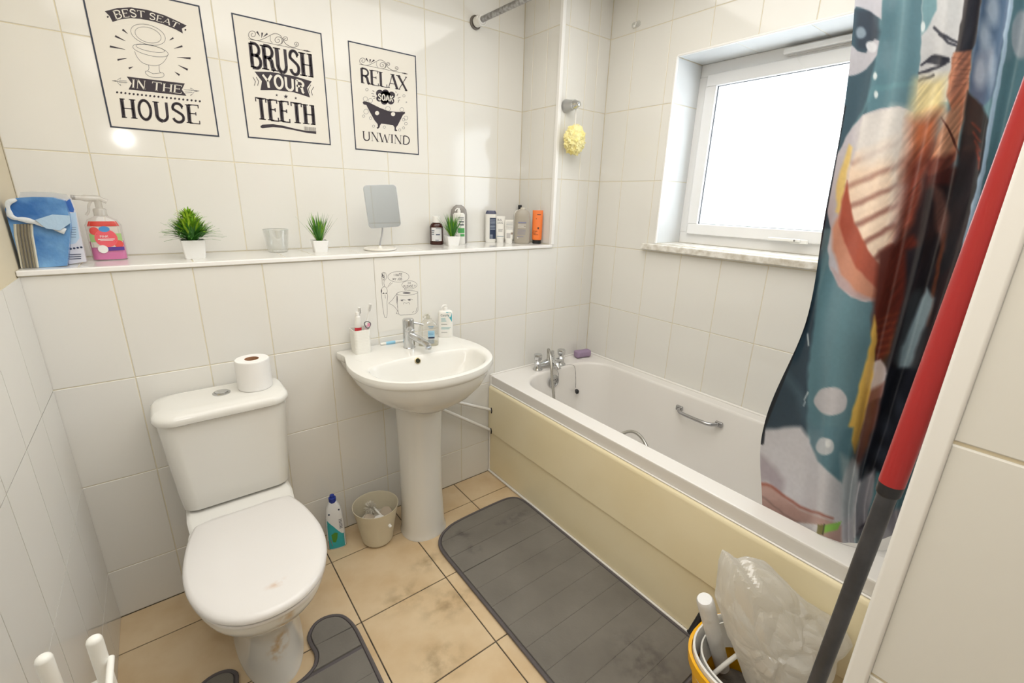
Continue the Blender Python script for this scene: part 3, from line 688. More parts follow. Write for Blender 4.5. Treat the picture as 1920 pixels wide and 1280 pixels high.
# sponge
SP = mat('purple_sponge', '#9a86a0', .9, bump=(140, .8, .002)); b = MB(); Ls = []
for i in range(17):
    t = -1 + 2 * i / 16; x = .034 * t; wd = .0165 + .006 * (abs(t) ** 1.5) - (.012 if abs(t) > .97 else (.004 if abs(t) > .85 else 0))
    Ls.append([Vector((x, q.x, q.y + .016)) for q in [Vector((wd * 1.0 * (1 if cos(a) > 0 else -1) * abs(cos(a)) ** .5, (.015 if abs(t) < .97 else .011) * (1 if sin(a) > 0 else -1) * abs(sin(a)) ** .5)) for a in [2 * pi * k / 28 for k in range(28)]]])
b.loft(Ls); o = b.build('sponge', SP); o.location = (1.805, -.062, RZ + .001); o.rotation_euler = (0, 0, radians(-12)); o.scale = (1.45, 1.35, 1.3); tag(o, 'purple bone-shaped bath sponge in the far corner of the bath rim', 'sponge')

# ------------------------------------------------------------------ shower rod and curtain
RODZ = 2.200
RD = thing('shower_rod', 'tarnished metal shower curtain rod with white end clamp', 'rod', (1.285, D, RODZ))
b = MB(); b.tube([(1.2800, D - .004, RODZ), (1.335, YE + .01, RODZ)], .0125, 18); b.build('rail', DCHR, RD, True)
b = MB(); b.lathe([(.029, 0), (.029, .006), (.02, .009)], (1.280, D - .001, RODZ), 24, axis='y'); b.build('flange', mat('rusty_steel', (.18, .16, .14), .5, .8), RD, True)
b = MB(); b.lathe([(.014, 0), (.0215, 0), (.0215, .03), (.019, .032), (.019, .046), (.014, .046)], (1.281, D - .014, RODZ), 28, axis='y')
for k in range(5): b.box((1.281 - .008 + .004 * k, D - .03, RODZ + .0215), (.0016, .014, .002))
b.tube([(1.281 + .0205 * cos(a), D - .058, RODZ - .004 + .0205 * sin(a)) for a in [radians(-200 + 220 * k / 16) for k in range(17)]], .0028, 8)
b.build('end_clamp', PLA, RD, True)

import numpy as np
VR = [-60, 0, 200, 400, 600, 800, 950]
CC = {  # fold lines of the curtain: (pixel columns at VR rows, depth x, hem row)
 0: ([1608, 1603, 1583, 1547, 1512, 1432, 1429], 1.305, 948),
 1: ([1660, 1655, 1627, 1578, 1528, 1505, 1500], 1.325, 985),
 2: ([1700, 1694, 1668, 1628, 1584, 1552, 1540], 1.275, 1003),
 3: ([1738, 1732, 1712, 1682, 1640, 1600, 1578], 1.315, 1017),
 4: ([1776, 1772, 1746, 1705, 1662, 1618, 1592], 1.345, 1017),
 5: ([1815, 1812, 1775, 1740, 1690, 1640, 1604], 1.325, 1018),
 6: ([1848, 1842, 1810, 1775, 1722, 1665, 1622], 1.36, 1018),
 7: ([1895, 1888, 1852, 1815, 1755, 1695, 1650], 1.30, 1012),
 8: ([1935, 1925, 1890, 1845, 1790, 1725, 1682], 1.345, 1000),
 9: ([1985, 1975, 1930, 1880, 1825, 1760, 1715], 1.30, 990),
}
NC, NR = 300, 440
ks = sorted(CC)
def catm(vals, t):
    """1-D catmull-rom over uniformly spaced vals, t array in [0,len-1]"""
    v = np.array(vals, float); n = len(v); i = np.clip(np.floor(t).astype(int), 0, n - 2); f = t - i
    g = lambda k: v[np.clip(k, 0, n - 1)]
    a, b_, c, d = g(i - 1), g(i), g(i + 1), g(i + 2)
    return .5 * (2 * b_ + (c - a) * f + (2 * a - 5 * b_ + 4 * c - d) * f * f + (3 * b_ - a - 3 * c + d) * f ** 3)
s_ = np.linspace(0, len(ks) - 1, NC)
hem = catm([CC[k][2] for k in ks], s_)
xs_ = catm([CC[k][1] for k in ks], s_)
CTOP = -215.   # rail row
tt = np.linspace(0, 1, NR)
colU = []
rowt_all = []
for k in ks: colU.append(CC[k][0])
colU = np.array(colU, float)
Vg = CTOP + (hem[None, :] - CTOP) * tt[:, None]
rt = np.interp(Vg, VR, np.arange(len(VR)))
below0 = np.clip((Vg - 0) / 200., None, 0)     # extrapolate above the frame
Ug = np.zeros((NR, NC))
rowvals = np.array([catm(colU[:, j], s_) for j in range(len(VR))])   # rows x NC
for c in range(NC):
    Ug[:, c] = catm(rowvals[:, c], rt[:, c])
Ug += np.clip(-60 - Vg, 0, None) * .09
# hem gathers more wavy
Xg = np.repeat(xs_[None, :], NR, 0)
amp = .7 + .5 * tt[:, None]; mean = 1.318
Xg = mean + (Xg - mean) * amp - .0
Xg += .004 * np.sin(7 * tt[:, None] * pi + s_[None, :] * 1.7) * tt[:, None]
topb = np.clip((.12 - tt[:, None]) / .12, 0, 1); Xg += topb * 0
du = (Ug - 960) / FPX; dv = (640 - Vg) / FPX
dirs = np.array(CF)[None, None, :] + du[..., None] * np.array(CR) + dv[..., None] * np.array(CU)
tpar = (Xg - CP.x) / dirs[..., 0]
PT = np.array(CP)[None, None, :] + tpar[..., None] * dirs
# art in the cloth's own unrolled coordinates (Ug, Vg fixed to the cloth)
rng = np.random.RandomState(3)
def smooth_noise(sc, seed):
    r = np.random.RandomState(seed); g = r.rand(64, 64)
    x = (Ug / sc) % 63; y = (Vg / sc) % 63; x0 = x.astype(int); y0 = y.astype(int); fx, fy = x - x0, y - y0
    fx = fx * fx * (3 - 2 * fx); fy = fy * fy * (3 - 2 * fy)
    return (g[y0, x0] * (1 - fx) * (1 - fy) + g[y0, (x0 + 1) % 64] * fx * (1 - fy) + g[(y0 + 1) % 64, x0] * (1 - fx) * fy + g[(y0 + 1) % 64, (x0 + 1) % 64] * fx * fy)
wob = (smooth_noise(16, 1) - .5) * 3.5; wob2 = (smooth_noise(16, 2) - .5) * 3.5
IM = np.zeros((NR, NC, 3))
def hexc(h): return np.array([int(h[i:i + 2], 16) / 255 for i in (1, 3, 5)])
def soft(mask_d, w): return np.clip(mask_d / w + .5, 0, 1)
def pdist(P, wb=1.):
    """signed distance (inside positive) to polygon"""
    X = Ug + wob * wb; Y = Vg + wob2 * wb; n = len(P); d = np.full(X.shape, 1e9); ins = np.zeros(X.shape, bool)
    for i in range(n):
        x0, y0 = P[i]; x1, y1 = P[(i + 1) % n]; ex, ey = x1 - x0, y1 - y0
        t = np.clip(((X - x0) * ex + (Y - y0) * ey) / (ex * ex + ey * ey + 1e-9), 0, 1)
        d = np.minimum(d, np.hypot(X - x0 - t * ex, Y - y0 - t * ey))
        c = ((y0 <= Y) & (y1 > Y)) | ((y1 <= Y) & (y0 > Y))
        xi = x0 + (Y - y0) / (ey if abs(ey) > 1e-9 else 1e-9) * ex
        ins ^= c & (X < xi)
    return np.where(ins, d, -d)
def paint(c, P, w=3, wb=1., op=1.):
    global IM
    m_ = soft(pdist(P, wb), w)[..., None] * op; IM = IM * (1 - m_) + hexc(c) * m_
def oval(c, x, y, a, e, w=3, op=1., wb=1.):
    global IM
    q = (1 - np.hypot((Ug + wob * wb - x) / a, (Vg + wob2 * wb - y) / e)) * min(a, e); m_ = soft(q, w)[..., None] * op
    IM = IM * (1 - m_) + hexc(c) * m_
def line(c, P, wd, w=2, op=1., wb=1.):
    global IM
    d = np.full(Ug.shape, 1e9); X = Ug + wob * wb; Y = Vg + wob2 * wb
    for i in range(len(P) - 1):
        x0, y0 = P[i]; x1, y1 = P[i + 1]; ex, ey = x1 - x0, y1 - y0
        t = np.clip(((X - x0) * ex + (Y - y0) * ey) / (ex * ex + ey * ey + 1e-9), 0, 1); d = np.minimum(d, np.hypot(X - x0 - t * ex, Y - y0 - t * ey))
    m_ = soft(wd / 2 - d, w)[..., None] * op; IM = IM * (1 - m_) + hexc(c) * m_
IM[:] = hexc('#56808f')
n1 = smooth_noise(60, 4)[..., None]; IM *= (.95 + .10 * n1)
# left dark strip
paint('#2f5063', [(1590, -60), (1655, -20), (1640, 120), (1625, 200), (1590, 330), (1560, 430), (1520, 430)], 6)
paint('#24354a', [(1604, 20), (1640, 18), (1648, 60), (1636, 100), (1606, 92)], 12); oval('#7f93a6', 1614, 62, 9, 11, 4)
paint('#b9b8c4', [(1596, -60), (1660, -60), (1653, 36), (1632, 22), (1606, 12), (1598, 20)], 3)
paint('#b7b5c0', [(1593, 80), (1606, 96), (1622, 100), (1640, 72), (1648, 76), (1644, 104), (1625, 128), (1604, 140), (1580, 146)], 3); oval('#cfd0d8', 1634, 88, 10, 12, 3)
paint('#5f93a0', [(1592, 250), (1640, 160), (1722, 150), (1722, 160), (1640, 172), (1590, 262)], 5, op=.6)
oval('#d7e3e6', 1641, 142, 3, 7, 2); oval('#d7e3e6', 1642, 177, 3, 7, 2)
# halo and ear shape
H = [(1617, 214), (1650, 202), (1685, 198), (1712, 210), (1712, 300), (1692, 420), (1668, 520), (1652, 566), (1625, 566), (1596, 556), (1572, 535), (1556, 505), (1552, 470), (1557, 430), (1550, 385), (1552, 345), (1566, 300), (1590, 250)]
paint('#b9b3bd', H, 3); paint('#d9d3d0', [(1617, 216), (1650, 205), (1685, 201), (1709, 212), (1700, 300), (1672, 330), (1600, 320)], 6)
paint('#e2c06a', [(1592, 270), (1600, 275), (1588, 330), (1583, 360), (1574, 402), (1567, 396), (1570, 340)], 5)
paint('#cc8468', [(1574, 400), (1590, 400), (1655, 520), (1652, 556), (1636, 562), (1606, 548), (1575, 515), (1562, 470), (1560, 430)], 8)
paint('#b58a88', [(1558, 500), (1600, 540), (1640, 566), (1600, 556), (1570, 535)], 6, op=.6)
paint('#ecd0b8', [(1606, 285), (1700, 240), (1697, 300), (1690, 400), (1668, 470), (1648, 500), (1600, 430), (1584, 370), (1590, 320)], 10)
for a, e in (((1600, 305, 1600, 296), (1690, 262)), ((1588, 350, 0, 0), (1692, 306)), ((1590, 388, 0, 0), (1690, 344)), ((1600, 424, 0, 0), (1684, 382)), ((1618, 456, 0, 0), (1676, 422)), ((1640, 484, 0, 0), (1672, 460))):
    line('#84463c', [(a[0], a[1]), ((a[0] + e[0]) / 2, (a[1] + e[1]) / 2 + 1), e], 10, 7, .35 + .1 * ((a[1] - 300) / 35))
    line('#f2d9c2', [(a[0] + 4, a[1] + 13), (e[0], e[1] + 14)], 7, 6, .7)
paint('#d9d6d4', [(1672, 200), (1716, 205), (1706, 330), (1694, 420), (1672, 420), (1680, 300)], 26, op=.8)
paint('#d9d4d1', [(1610, 240), (1700, 230), (1690, 300), (1610, 310)], 30, op=.7)
paint('#b04a34', [(1588, 338), (1592, 372), (1604, 420), (1628, 468), (1656, 505), (1652, 548), (1606, 502), (1582, 455), (1574, 420), (1576, 380)], 5)
# third fold
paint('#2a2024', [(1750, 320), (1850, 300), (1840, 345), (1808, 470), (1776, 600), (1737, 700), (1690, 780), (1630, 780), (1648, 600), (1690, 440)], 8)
paint('#c6c7cb', [(1731, -80), (1818, -80), (1795, 110), (1775, 190), (1718, 190), (1728, 80)], 3)
paint('#6d9aa6', [(1731, -80), (1760, -80), (1755, 20), (1738, 55), (1729, 66)], 4); oval('#d3dfe2', 1731, 50, 4, 10, 2)
for P in ([(1752, 52), (1770, 68), (1794, 80)], [(1762, 64), (1778, 80), (1796, 88)], [(1728, 122), (1748, 106), (1780, 110)], [(1724, 138), (1745, 132), (1772, 118)], [(1724, 152), (1750, 140)]): line('#262838', P, 5, 3, .9)
paint('#252735', [(1732, 118), (1752, 102), (1780, 106), (1782, 116), (1758, 122)], 4, op=.9)
paint('#ddcd97', [(1716, 150), (1778, 142), (1768, 210), (1712, 226), (1705, 215)], 26)
paint('#b9643e', [(1708, 226), (1766, 206), (1745, 310), (1696, 335)], 34)
paint('#7c3325', [(1698, 305), (1748, 270), (1728, 400), (1690, 490), (1676, 460)], 34)
for i in range(9): line('#8b4a3a', [(1702 - 3 * i, 320 + 22 * i), (1738 - 4 * i, 285 + 24 * i)], 3, 3, .5)
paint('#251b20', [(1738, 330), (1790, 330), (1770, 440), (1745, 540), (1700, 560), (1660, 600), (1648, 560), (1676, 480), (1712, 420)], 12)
# fourth
paint('#2f2b30', [(1815, -80), (1852, -80), (1830, 80), (1812, 110), (1790, 104), (1802, 40)], 3)
paint('#b56d4e', [(1788, 100), (1822, 94), (1815, 190), (1800, 250), (1792, 300), (1768, 320), (1742, 330), (1745, 300), (1765, 240), (1782, 205), (1776, 180), (1780, 140)], 5)
paint('#c99272', [(1770, 215), (1800, 195), (1796, 262), (1775, 300), (1752, 290)], 8, op=.7)
for i in range(6): line('#5b2b22', [(1766 + 3 * i, 222 + 5 * i), (1790 + 2 * i, 262 + 6 * i)], 2.5, 3, .7)
for i in range(6): line('#7d4634', [(1786, 108 + 11 * i), (1818, 112 + 9 * i)], 2.5, 3, .5)
paint('#5b2420', [(1738, 300), (1795, 285), (1782, 345), (1735, 350)], 14, op=.8)
# fifth
paint('#4a6588', [(1852, -80), (1905, -80), (1885, 60), (1862, 180), (1842, 200), (1818, 170), (1822, 100), (1832, 60)], 4)
for o_ in ((1862, 20, 12, 30), (1846, 70, 10, 30), (1838, 135, 12, 30), (1858, 120, 8, 40)): oval('#a3b5cb', *o_, w=10, op=.8)
paint('#212126', [(1814, 170), (1842, 196), (1856, 230), (1845, 330), (1815, 400), (1785, 500), (1760, 520), (1770, 430), (1792, 330)], 7)
for i in range(5): line('#8c2f22', [(1822 + 3 * i, 232 + 16 * i), (1838 - i, 246 + 18 * i)], 4, 4, .7)
paint('#7b5048', [(1752, 348), (1768, 356), (1780, 410), (1770, 470), (1752, 420)], 10, op=.8)
for i in range(6): line('#6b3622', [(1772 - 4 * i, 440 + 20 * i), (1758 - 4 * i, 500 + 22 * i)], 5, 5, .7)
paint('#6fa0aa', [(1742, 470), (1752, 480), (1744, 520), (1732, 530)], 6, op=.7)
# inner edge highlight and the teal behind
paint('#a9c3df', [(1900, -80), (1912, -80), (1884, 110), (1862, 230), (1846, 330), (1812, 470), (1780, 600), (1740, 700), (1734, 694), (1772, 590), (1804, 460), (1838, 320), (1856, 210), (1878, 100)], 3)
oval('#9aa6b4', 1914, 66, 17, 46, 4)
# lower dark folds
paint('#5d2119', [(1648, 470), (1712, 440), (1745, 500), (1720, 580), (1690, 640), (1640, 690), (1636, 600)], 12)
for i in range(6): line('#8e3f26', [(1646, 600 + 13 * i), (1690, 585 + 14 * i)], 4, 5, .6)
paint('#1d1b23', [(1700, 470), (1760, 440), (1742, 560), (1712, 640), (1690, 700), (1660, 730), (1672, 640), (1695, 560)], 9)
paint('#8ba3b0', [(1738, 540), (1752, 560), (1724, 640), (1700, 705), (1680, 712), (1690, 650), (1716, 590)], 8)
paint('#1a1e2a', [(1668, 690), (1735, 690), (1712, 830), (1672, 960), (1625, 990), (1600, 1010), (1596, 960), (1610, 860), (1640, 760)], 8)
for o_ in ((1660, 800, 10, 18), (1686, 760, 8, 20), (1650, 850, 12, 14)): oval('#3a4255', *o_, w=12, op=.7)
paint('#b7abb1', [(1630, 680), (1652, 672), (1664, 700), (1652, 745), (1625, 756), (1618, 730)], 5)
paint('#6d352c', [(1618, 740), (1660, 716), (1640, 800), (1612, 870), (1600, 900)], 8, op=.8)
paint('#e2b54b', [(1640, 590), (1646, 625), (1634, 720), (1616, 800), (1604, 850), (1590, 800), (1612, 720), (1630, 650)], 5)
# lower-left navy strip and white foot
paint('#2b4052', [(1540, 470), (1527, 600), (1514, 700), (1512, 830), (1420, 830), (1430, 740), (1500, 560)], 7)
for P in ([(1514, 628), (1516, 646)], [(1508, 748), (1514, 735)], [(1516, 548), (1518, 538)], [(1506, 760), (1510, 752)]): line('#c4d2da', P, 3, 2, .9)
line('#4c6a7c', [(1470, 700), (1500, 740), (1515, 800)], 14, 14, .5)
paint('#c3c2ca', [(1420, 806), (1500, 800), (1526, 830), (1535, 862), (1572, 900), (1600, 860), (1608, 880), (1604, 1030), (1420, 1030)], 9)
paint('#4f7a8b', [(1520, 800), (1600, 800), (1588, 860), (1578, 905), (1560, 890), (1534, 866), (1518, 830)], 5)
paint('#aab9c0', [(1576, 850), (1608, 870), (1604, 960), (1578, 985)], 12, op=.6)
oval('#bbb9c0', 1558, 752, 31, 27, 3); oval('#b5bcc4', 1546, 837, 18, 17, 3); oval('#d0d4d8', 1552, 832, 6, 8, 3)
paint('#8f7f8a', [(1424, 850), (1440, 860), (1470, 900), (1468, 935), (1440, 905), (1422, 900)], 12, op=.6)
paint('#b58f86', [(1420, 900), (1440, 908), (1500, 955), (1578, 985), (1578, 1030), (1440, 1010)], 6)
line('#9c4a36', [(1424, 905), (1446, 912), (1500, 950), (1560, 972)], 5, 4, .8)
line('#7c6460', [(1430, 930), (1470, 965), (1500, 980)], 3, 3, .6)
paint('#d6d4d8', [(1484, 978), (1538, 984), (1534, 1004), (1500, 996)], 3); paint('#76702e', [(1534, 983), (1548, 985), (1545, 1003), (1531, 1003)], 2); paint('#86cc42', [(1545, 985), (1578, 977), (1570, 992), (1546, 999)], 2, .4)
line('#3d3a2a', [(1546, 984), (1543, 1002)], 2, 2)
paint('#a3a2ad', [(1606, 905), (1640, 880), (1646, 930), (1625, 985), (1604, 1000)], 10); paint('#3f7f8b', [(1644, 885), (1662, 890), (1648, 950), (1626, 975)], 5)
paint('#8b8893', [(1612, 985), (1650, 960), (1700, 950), (1700, 1020), (1610, 1020)], 10); line('#33303c', [(1612, 990), (1640, 965), (1660, 940)], 5, 4, .8)
sp = smooth_noise(5, 9)[..., None]; IM *= (.98 + .04 * sp)
ca_, sa_ = cos(radians(52)), sin(radians(52))
def strands(ang, seed, across, along):
    r = np.random.RandomState(seed); g = r.rand(128, 128); a_ = radians(ang)
    x = ((Ug * cos(a_) + Vg * sin(a_)) / along + 500) % 127; y = ((-Ug * sin(a_) + Vg * cos(a_)) / across + 500) % 127
    x0, y0 = x.astype(int), y.astype(int); fx, fy = x - x0, y - y0
    return (g[y0, x0] * (1 - fx) * (1 - fy) + g[y0, (x0 + 1) % 128] * fx * (1 - fy) + g[(y0 + 1) % 128, x0] * (1 - fx) * fy + g[(y0 + 1) % 128, (x0 + 1) % 128] * fx * fy)
warm = np.clip((IM[..., 0] - IM[..., 2]) * 3, 0, 1)[..., None] * np.clip((Ug - 1655) / 20, 0, 1)[..., None]
IM *= 1 + warm * .45 * (strands(-52, 5, 3.2, 60)[..., None] - .5)
dark = np.clip(1 - IM.max(-1) * 3, 0, 1)[..., None]
IM += dark * .10 * np.clip(strands(-65, 6, 6, 70)[..., None] - .35, 0, 1) * np.array([1.2, .95, 1.0])
grey_ = IM.mean(-1, keepdims=True); IM = grey_ + (IM - grey_) * .84; IM = IM * .97 + .015
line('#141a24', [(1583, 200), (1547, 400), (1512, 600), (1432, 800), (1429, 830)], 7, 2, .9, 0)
IM = np.clip(IM, 0, 1)
linear = np.where(IM <= .04045, IM / 12.92, ((IM + .055) / 1.055) ** 2.4)
me = bpy.data.meshes.new('curtain_cloth')
idx = np.arange(NR * NC).reshape(NR, NC)
quads = np.stack([idx[:-1, :-1], idx[1:, :-1], idx[1:, 1:], idx[:-1, 1:]], -1).reshape(-1, 4)
me.vertices.add(NR * NC); me.vertices.foreach_set('co', PT.reshape(-1).astype(np.float32))
me.loops.add(quads.size); me.loops.foreach_set('vertex_index', quads.reshape(-1).astype(np.int32))
me.polygons.add(len(quads)); me.polygons.foreach_set('loop_start', (np.arange(len(quads)) * 4).astype(np.int32))
me.polygons.foreach_set('loop_total', np.full(len(quads), 4, np.int32)); me.polygons.foreach_set('use_smooth', np.ones(len(quads), bool))
me.update(calc_edges=True)
ca = me.color_attributes.new('print', 'FLOAT_COLOR', 'POINT')
ca.data.foreach_set('color', np.concatenate([linear, np.ones((NR, NC, 1))], -1).reshape(-1).astype(np.float32))
CM = bpy.data.materials.new('printed_curtain'); CM.use_nodes = True; nt = CM.node_tree
at_ = nt.nodes.new('ShaderNodeAttribute'); at_.attribute_name = 'print'; bs = nt.nodes['Principled BSDF']
nt.links.new(at_.outputs['Color'], bs.inputs['Base Color']); bs.inputs['Roughness'].default_value = .3; bs.inputs['Specular IOR Level'].default_value = .45
me.materials.append(CM)
CUR = thing('shower_curtain', 'teal shower curtain printed with bubbles and orange shapes hanging at bath end', 'curtain', (1.318, -1.5, 2.16))
o = bpy.data.objects.new('cloth', me); COL.objects.link(o); o.parent = CUR; o.location = (-1.318, 1.5, -2.16)
for i in range(5):
    c = int((i + .5) / 5 * NC); p = PT[0][c]; xr = 1.28 + (.055) * ((D - p[1]) / (D - YE))
    b = MB(); b.tube([(xr + .021 * cos(a), p[1] + .001 * cos(a), RODZ - .008 + .026 * sin(a)) for a in [2 * pi * k / 20 for k in range(21)]], .0022, 8, False); b.build('curtain_ring', PLA, CUR, True)

# ------------------------------------------------------------------ toilet
TX = .034
TO = thing('toilet', 'white close-coupled toilet with closed lid against the back wall', 'toilet', (TX, -.3, 0))
def egg(w, y0, y1, z, sq=.5, n=44, back=None, cx=TX):
    """seat-like outline: y0 back, y1 front, half-width w; back = half-width at the back"""
    back = w * .8 if back is None else back; L = []; ym = y0 + (y1 - y0) * .50
    P = [(back * .0, y0), (back * .55, y0), (back * .9, y0 + (y1 - y0) * .01), (back * 1.02, y0 + (y1 - y0) * .06), (w * .93, y0 + (y1 - y0) * .22), (w, y0 + (y1 - y0) * .45), (w * .94, y0 + (y1 - y0) * .66), (w * .73, y0 + (y1 - y0) * .85), (w * .40, y0 + (y1 - y0) * .965), (0, y1)]
    full = [(x, y) for x, y in P] + [(-x, y) for x, y in P[-2:0:-1]]
    return [Vector((cx + p.x, p.y, z)) for p in cr([(x, y, 0) for x, y in full], 4, True)]
# pan with integral pedestal
b = MB()
S = [(.098, -.14, -.585, 0, .085), (.098, -.14, -.585, .01, .085), (.090, -.14, -.575, .05, .08), (.088, -.14, -.56, .14, .08), (.102, -.145, -.57, .20, .09), (.135, -.16, -.62, .26, .11), (.160, -.18, -.675, .31, .135), (.171, -.20, -.705, .345, .15), (.176, -.21, -.714, .365, .155), (.176, -.21, -.714, .385, .155), (.170, -.215, -.71, .39, .15)]
b.loft([egg(w_, y0, y1, z, back=bk) for (w_, y0, y1, z, bk) in S]); b.build('pan', CER, TO, True)
b = MB()  # platform under the cistern sweeping down to the seat
Ls = []
for y, w_, zt in ((-.012, .150, .425), (-.10, .152, .427), (-.165, .155, .426), (-.195, .157, .420), (-.225, .155, .404), (-.255, .152, .396), (-.275, .150, .392)):
    zb = .30 if y < -.15 else .28
    Ls.append([Vector((TX + x, y, z)) for x, z in [(-w_ * .55, zb - .04), (-w_ * .92, zb + .03), (-w_, zt - .05), (-w_, zt - .012), (-w_ + .012, zt), (0, zt + .001), (w_ - .012, zt), (w_, zt - .012), (w_, zt - .05), (w_ * .92, zb + .03), (w_ * .55, zb - .04)]])
b.loft(Ls); b.build('cistern_platform', CER, TO, True)
# stains
b = MB()
# seat and lid
b = MB(); b.loft([egg(.175, -.262, -.722, .391), egg(.178, -.26, -.726, .395), egg(.178, -.26, -.726, .402), egg(.174, -.262, -.722, .4045)]); b.build('seat', SEATM, TO, True)
b = MB(); b.loft([egg(.177, -.250, -.727, .407), egg(.181, -.248, -.731, .411), egg(.181, -.248, -.731, .418), egg(.177, -.25, -.727, .425), egg(.168, -.255, -.717, .4295), egg(.14, -.27, -.69, .432), egg(.08, -.32, -.6, .4335)]); ld = b.build('lid', mat('toilet_lid_plastic', (.74, .72, .70), .2), TO, True)
b = MB()
for x in (-.075, .075):
    b = MB(); b.tube([(TX + x - .02, -.243, .412), (TX + x + .02, -.243, .412)], .010, 14); b.build('hinge', SEATM, TO, True)
# cistern
b = MB()
Ls = []
for z, w_, y0, y1, r in ((.430, .150, -.02, -.180, .04), (.436, .158, -.014, -.188, .045), (.50, .164, -.010, -.192, .045), (.60, .171, -.008, -.196, .045), (.70, .177, -.008, -.200, .045), (.748, .179, -.008, -.202, .045)):
    Ls.append(rrect(2 * w_, y0 - y1, r, z, 8, TX, (y0 + y1) / 2))
b.loft(Ls); b.build('cistern', CER, TO, True)
b = MB(); Ls = []
def lidloop(w_, y0, y1, z, r=.055):
    L = rrect(2 * w_, y0 - y1, r, z, 8, TX, (y0 + y1) / 2)
    for p in L:
        if p.y < (y0 + y1) / 2: p.y -= .010 * (1 - ((p.x - TX) / w_) ** 2)
    return L
for w_, y0, y1, z in ((.180, -.008, -.204, .748), (.187, -.006, -.211, .752), (.190, -.006, -.214, .762), (.187, -.008, -.211, .774), (.178, -.014, -.200, .783), (.15, -.03, -.17, .787)): Ls.append(lidloop(w_, y0, y1, z))
b.loft(Ls); b.build('cistern_lid', CER, TO, True)
b = MB(); b.lathe([(.026, 0), (.026, .003), (.021, .0065), (.0195, .006)], (TX + .002, -.103, .7865), 32, True, False); b.lathe([(.019, .004), (.0185, .007), (.012, .0085), (.001, .009)], (TX + .002, -.103, .7865), 32, False, True); b.build('flush_button', CHR, TO, True)
# limescale streak on the pedestal
b = MB()
ST_M = mat('rusty_stain', '#c2a468', .5, alpha=.55)
# toilet roll
TR = thing('toilet_roll', 'white toilet roll standing on the cistern lid', 'toilet roll', (.137, -.105, .7875))
b = MB(); b.lathe([(.022, 0), (.050, 0), (.0525, .004), (.0525, .098), (.050, .102), (.022, .102), (.022, 0)], (0, 0, 0), 40, False, False); b.build('paper', mat('tissue', (.83, .82, .80), .95, bump=(90, .3, .001)), TR)
b = MB(); b.lathe([(.0218, .0), (.0218, .102), (.0205, .102), (.0205, .0)], (0, 0, 0), 32, False, False); b.build('cardboard_core', mat('cardboard', '#a2785a', .9), TR)

# ------------------------------------------------------------------ pedestal basin
BX, BZ = .70, .828
WB = thing('pedestal_basin', 'white ceramic basin on a full pedestal between toilet and bath', 'sink', (BX, -.22, 0))
def basin(sx, z, yb=-.003, fr=0, flat=1.0):
    """outer outline, back flat on the wall, notch, round front"""
    P = [(.250 * flat, yb), (.252 * flat, -.045), (.250 * flat, -.075), (.262, -.125), (.274, -.18), (.276, -.25), (.262, -.33), (.222, -.405), (.150, -.463), (.075, -.490)]
    Q = [(x * sx, y if y > -.08 else -.08 + (y + .08) * (1 + fr)) for x, y in P]
    full = Q + [(0, -.08 + (-.497 + .08) * (1 + fr))] + [(-x, y) for x, y in Q[::-1]] + [(-.12, yb), (0, yb), (.12, yb)]
    return [Vector((BX + p.x, min(p.y, yb), z)) for p in cr([(x, y, 0) for x, y in full], 5, True)]
def bowl(a, e, z, cy, n):
    L = sell(a, e, 2.25, z, n, BX + .003, cy); return L
b = MB()
O1 = basin(1, BZ - .001); n = len(O1)
def match(a, e, z, cy, eb=.07):
    """bowl loop with the same count, aligned by direction from the centre"""
    L = []
    for p in O1:
        dx, dy = p.x - BX, p.y - cy; r = math.atan2(dy / e, dx / a)
        c, s__ = cos(r), sin(r); ex = 2.3
        if p.y > cy: ex = 3.6; r = math.atan2((p.y - cy) / (.30), dx / a); c, s__ = cos(r), sin(r)
        q = Vector((BX + a * abs(c) ** (2 / ex) * (1 if c > 0 else -1), cy + (eb if p.y > cy else e) * abs(s__) ** (2 / ex) * (1 if s__ > 0 else -1), z))
        L.append(q)
    return L
b.loft([basin(.35, .63, -.02, -.36), basin(.52, .655, -.01, -.27), basin(.70, .69, -.003, -.15), basin(.84, .73, -.003, -.07), basin(.925, .768, -.003, -.03), basin(.952, .790, -.003, -.017), basin(.955, .793, -.003, -.016), basin(.985, .797, -.003, -.005), basin(1.0, .806, -.003, .003), basin(1.0, .818), basin(.993, BZ - .0015, -.003, -.004), basin(.982, BZ, -.004, -.012), [a_.lerp(c_, .35) for a_, c_ in zip(basin(.982, BZ, -.004, -.012), match(.230, .170, BZ, -.296, .086))], [a_.lerp(c_, .7) for a_, c_ in zip(basin(.982, BZ, -.004, -.012), match(.230, .170, BZ, -.296, .086))],
        match(.230, .170, BZ - .003, -.296, .086), match(.224, .164, BZ - .009, -.296, .080), match(.219, .158, BZ - .022, -.296, .075), match(.208, .148, BZ - .05, -.296, .066), match(.18, .122, BZ - .09, -.294, .056), match(.12, .075, BZ - .125, -.29, .04), match(.04, .03, BZ - .14, -.285, .02)])
bo = b.build('basin', CER, WB, True)
b = MB()
Ls = []
for z, a, e, yc in ((.0, .100, .095, -.195), (.012, .099, .094, -.195), (.03, .094, .09, -.192), (.2, .088, .086, -.188), (.4, .088, .086, -.188), (.55, .092, .088, -.19), (.66, .098, .095, -.195), (.70, .10, .1, -.2)):
    Ls.append(sell(a, e, 2.2, z, 40, BX, yc))
b.loft(Ls); b.build('pedestal', CER, WB, True)
from mathutils.bvhtree import BVHTree
def hit(o, u, v):
    M = wm(o); t = BVHTree.FromPolygons([M @ p.co for p in o.data.vertices], [tuple(p.vertices) for p in o.data.polygons])
    loc, nn, _, _ = t.ray_cast(CP, ray(u, v).normalized()); 
    if nn is not None and nn.dot(ray(u, v)) > 0: nn = -nn
    return loc, nn
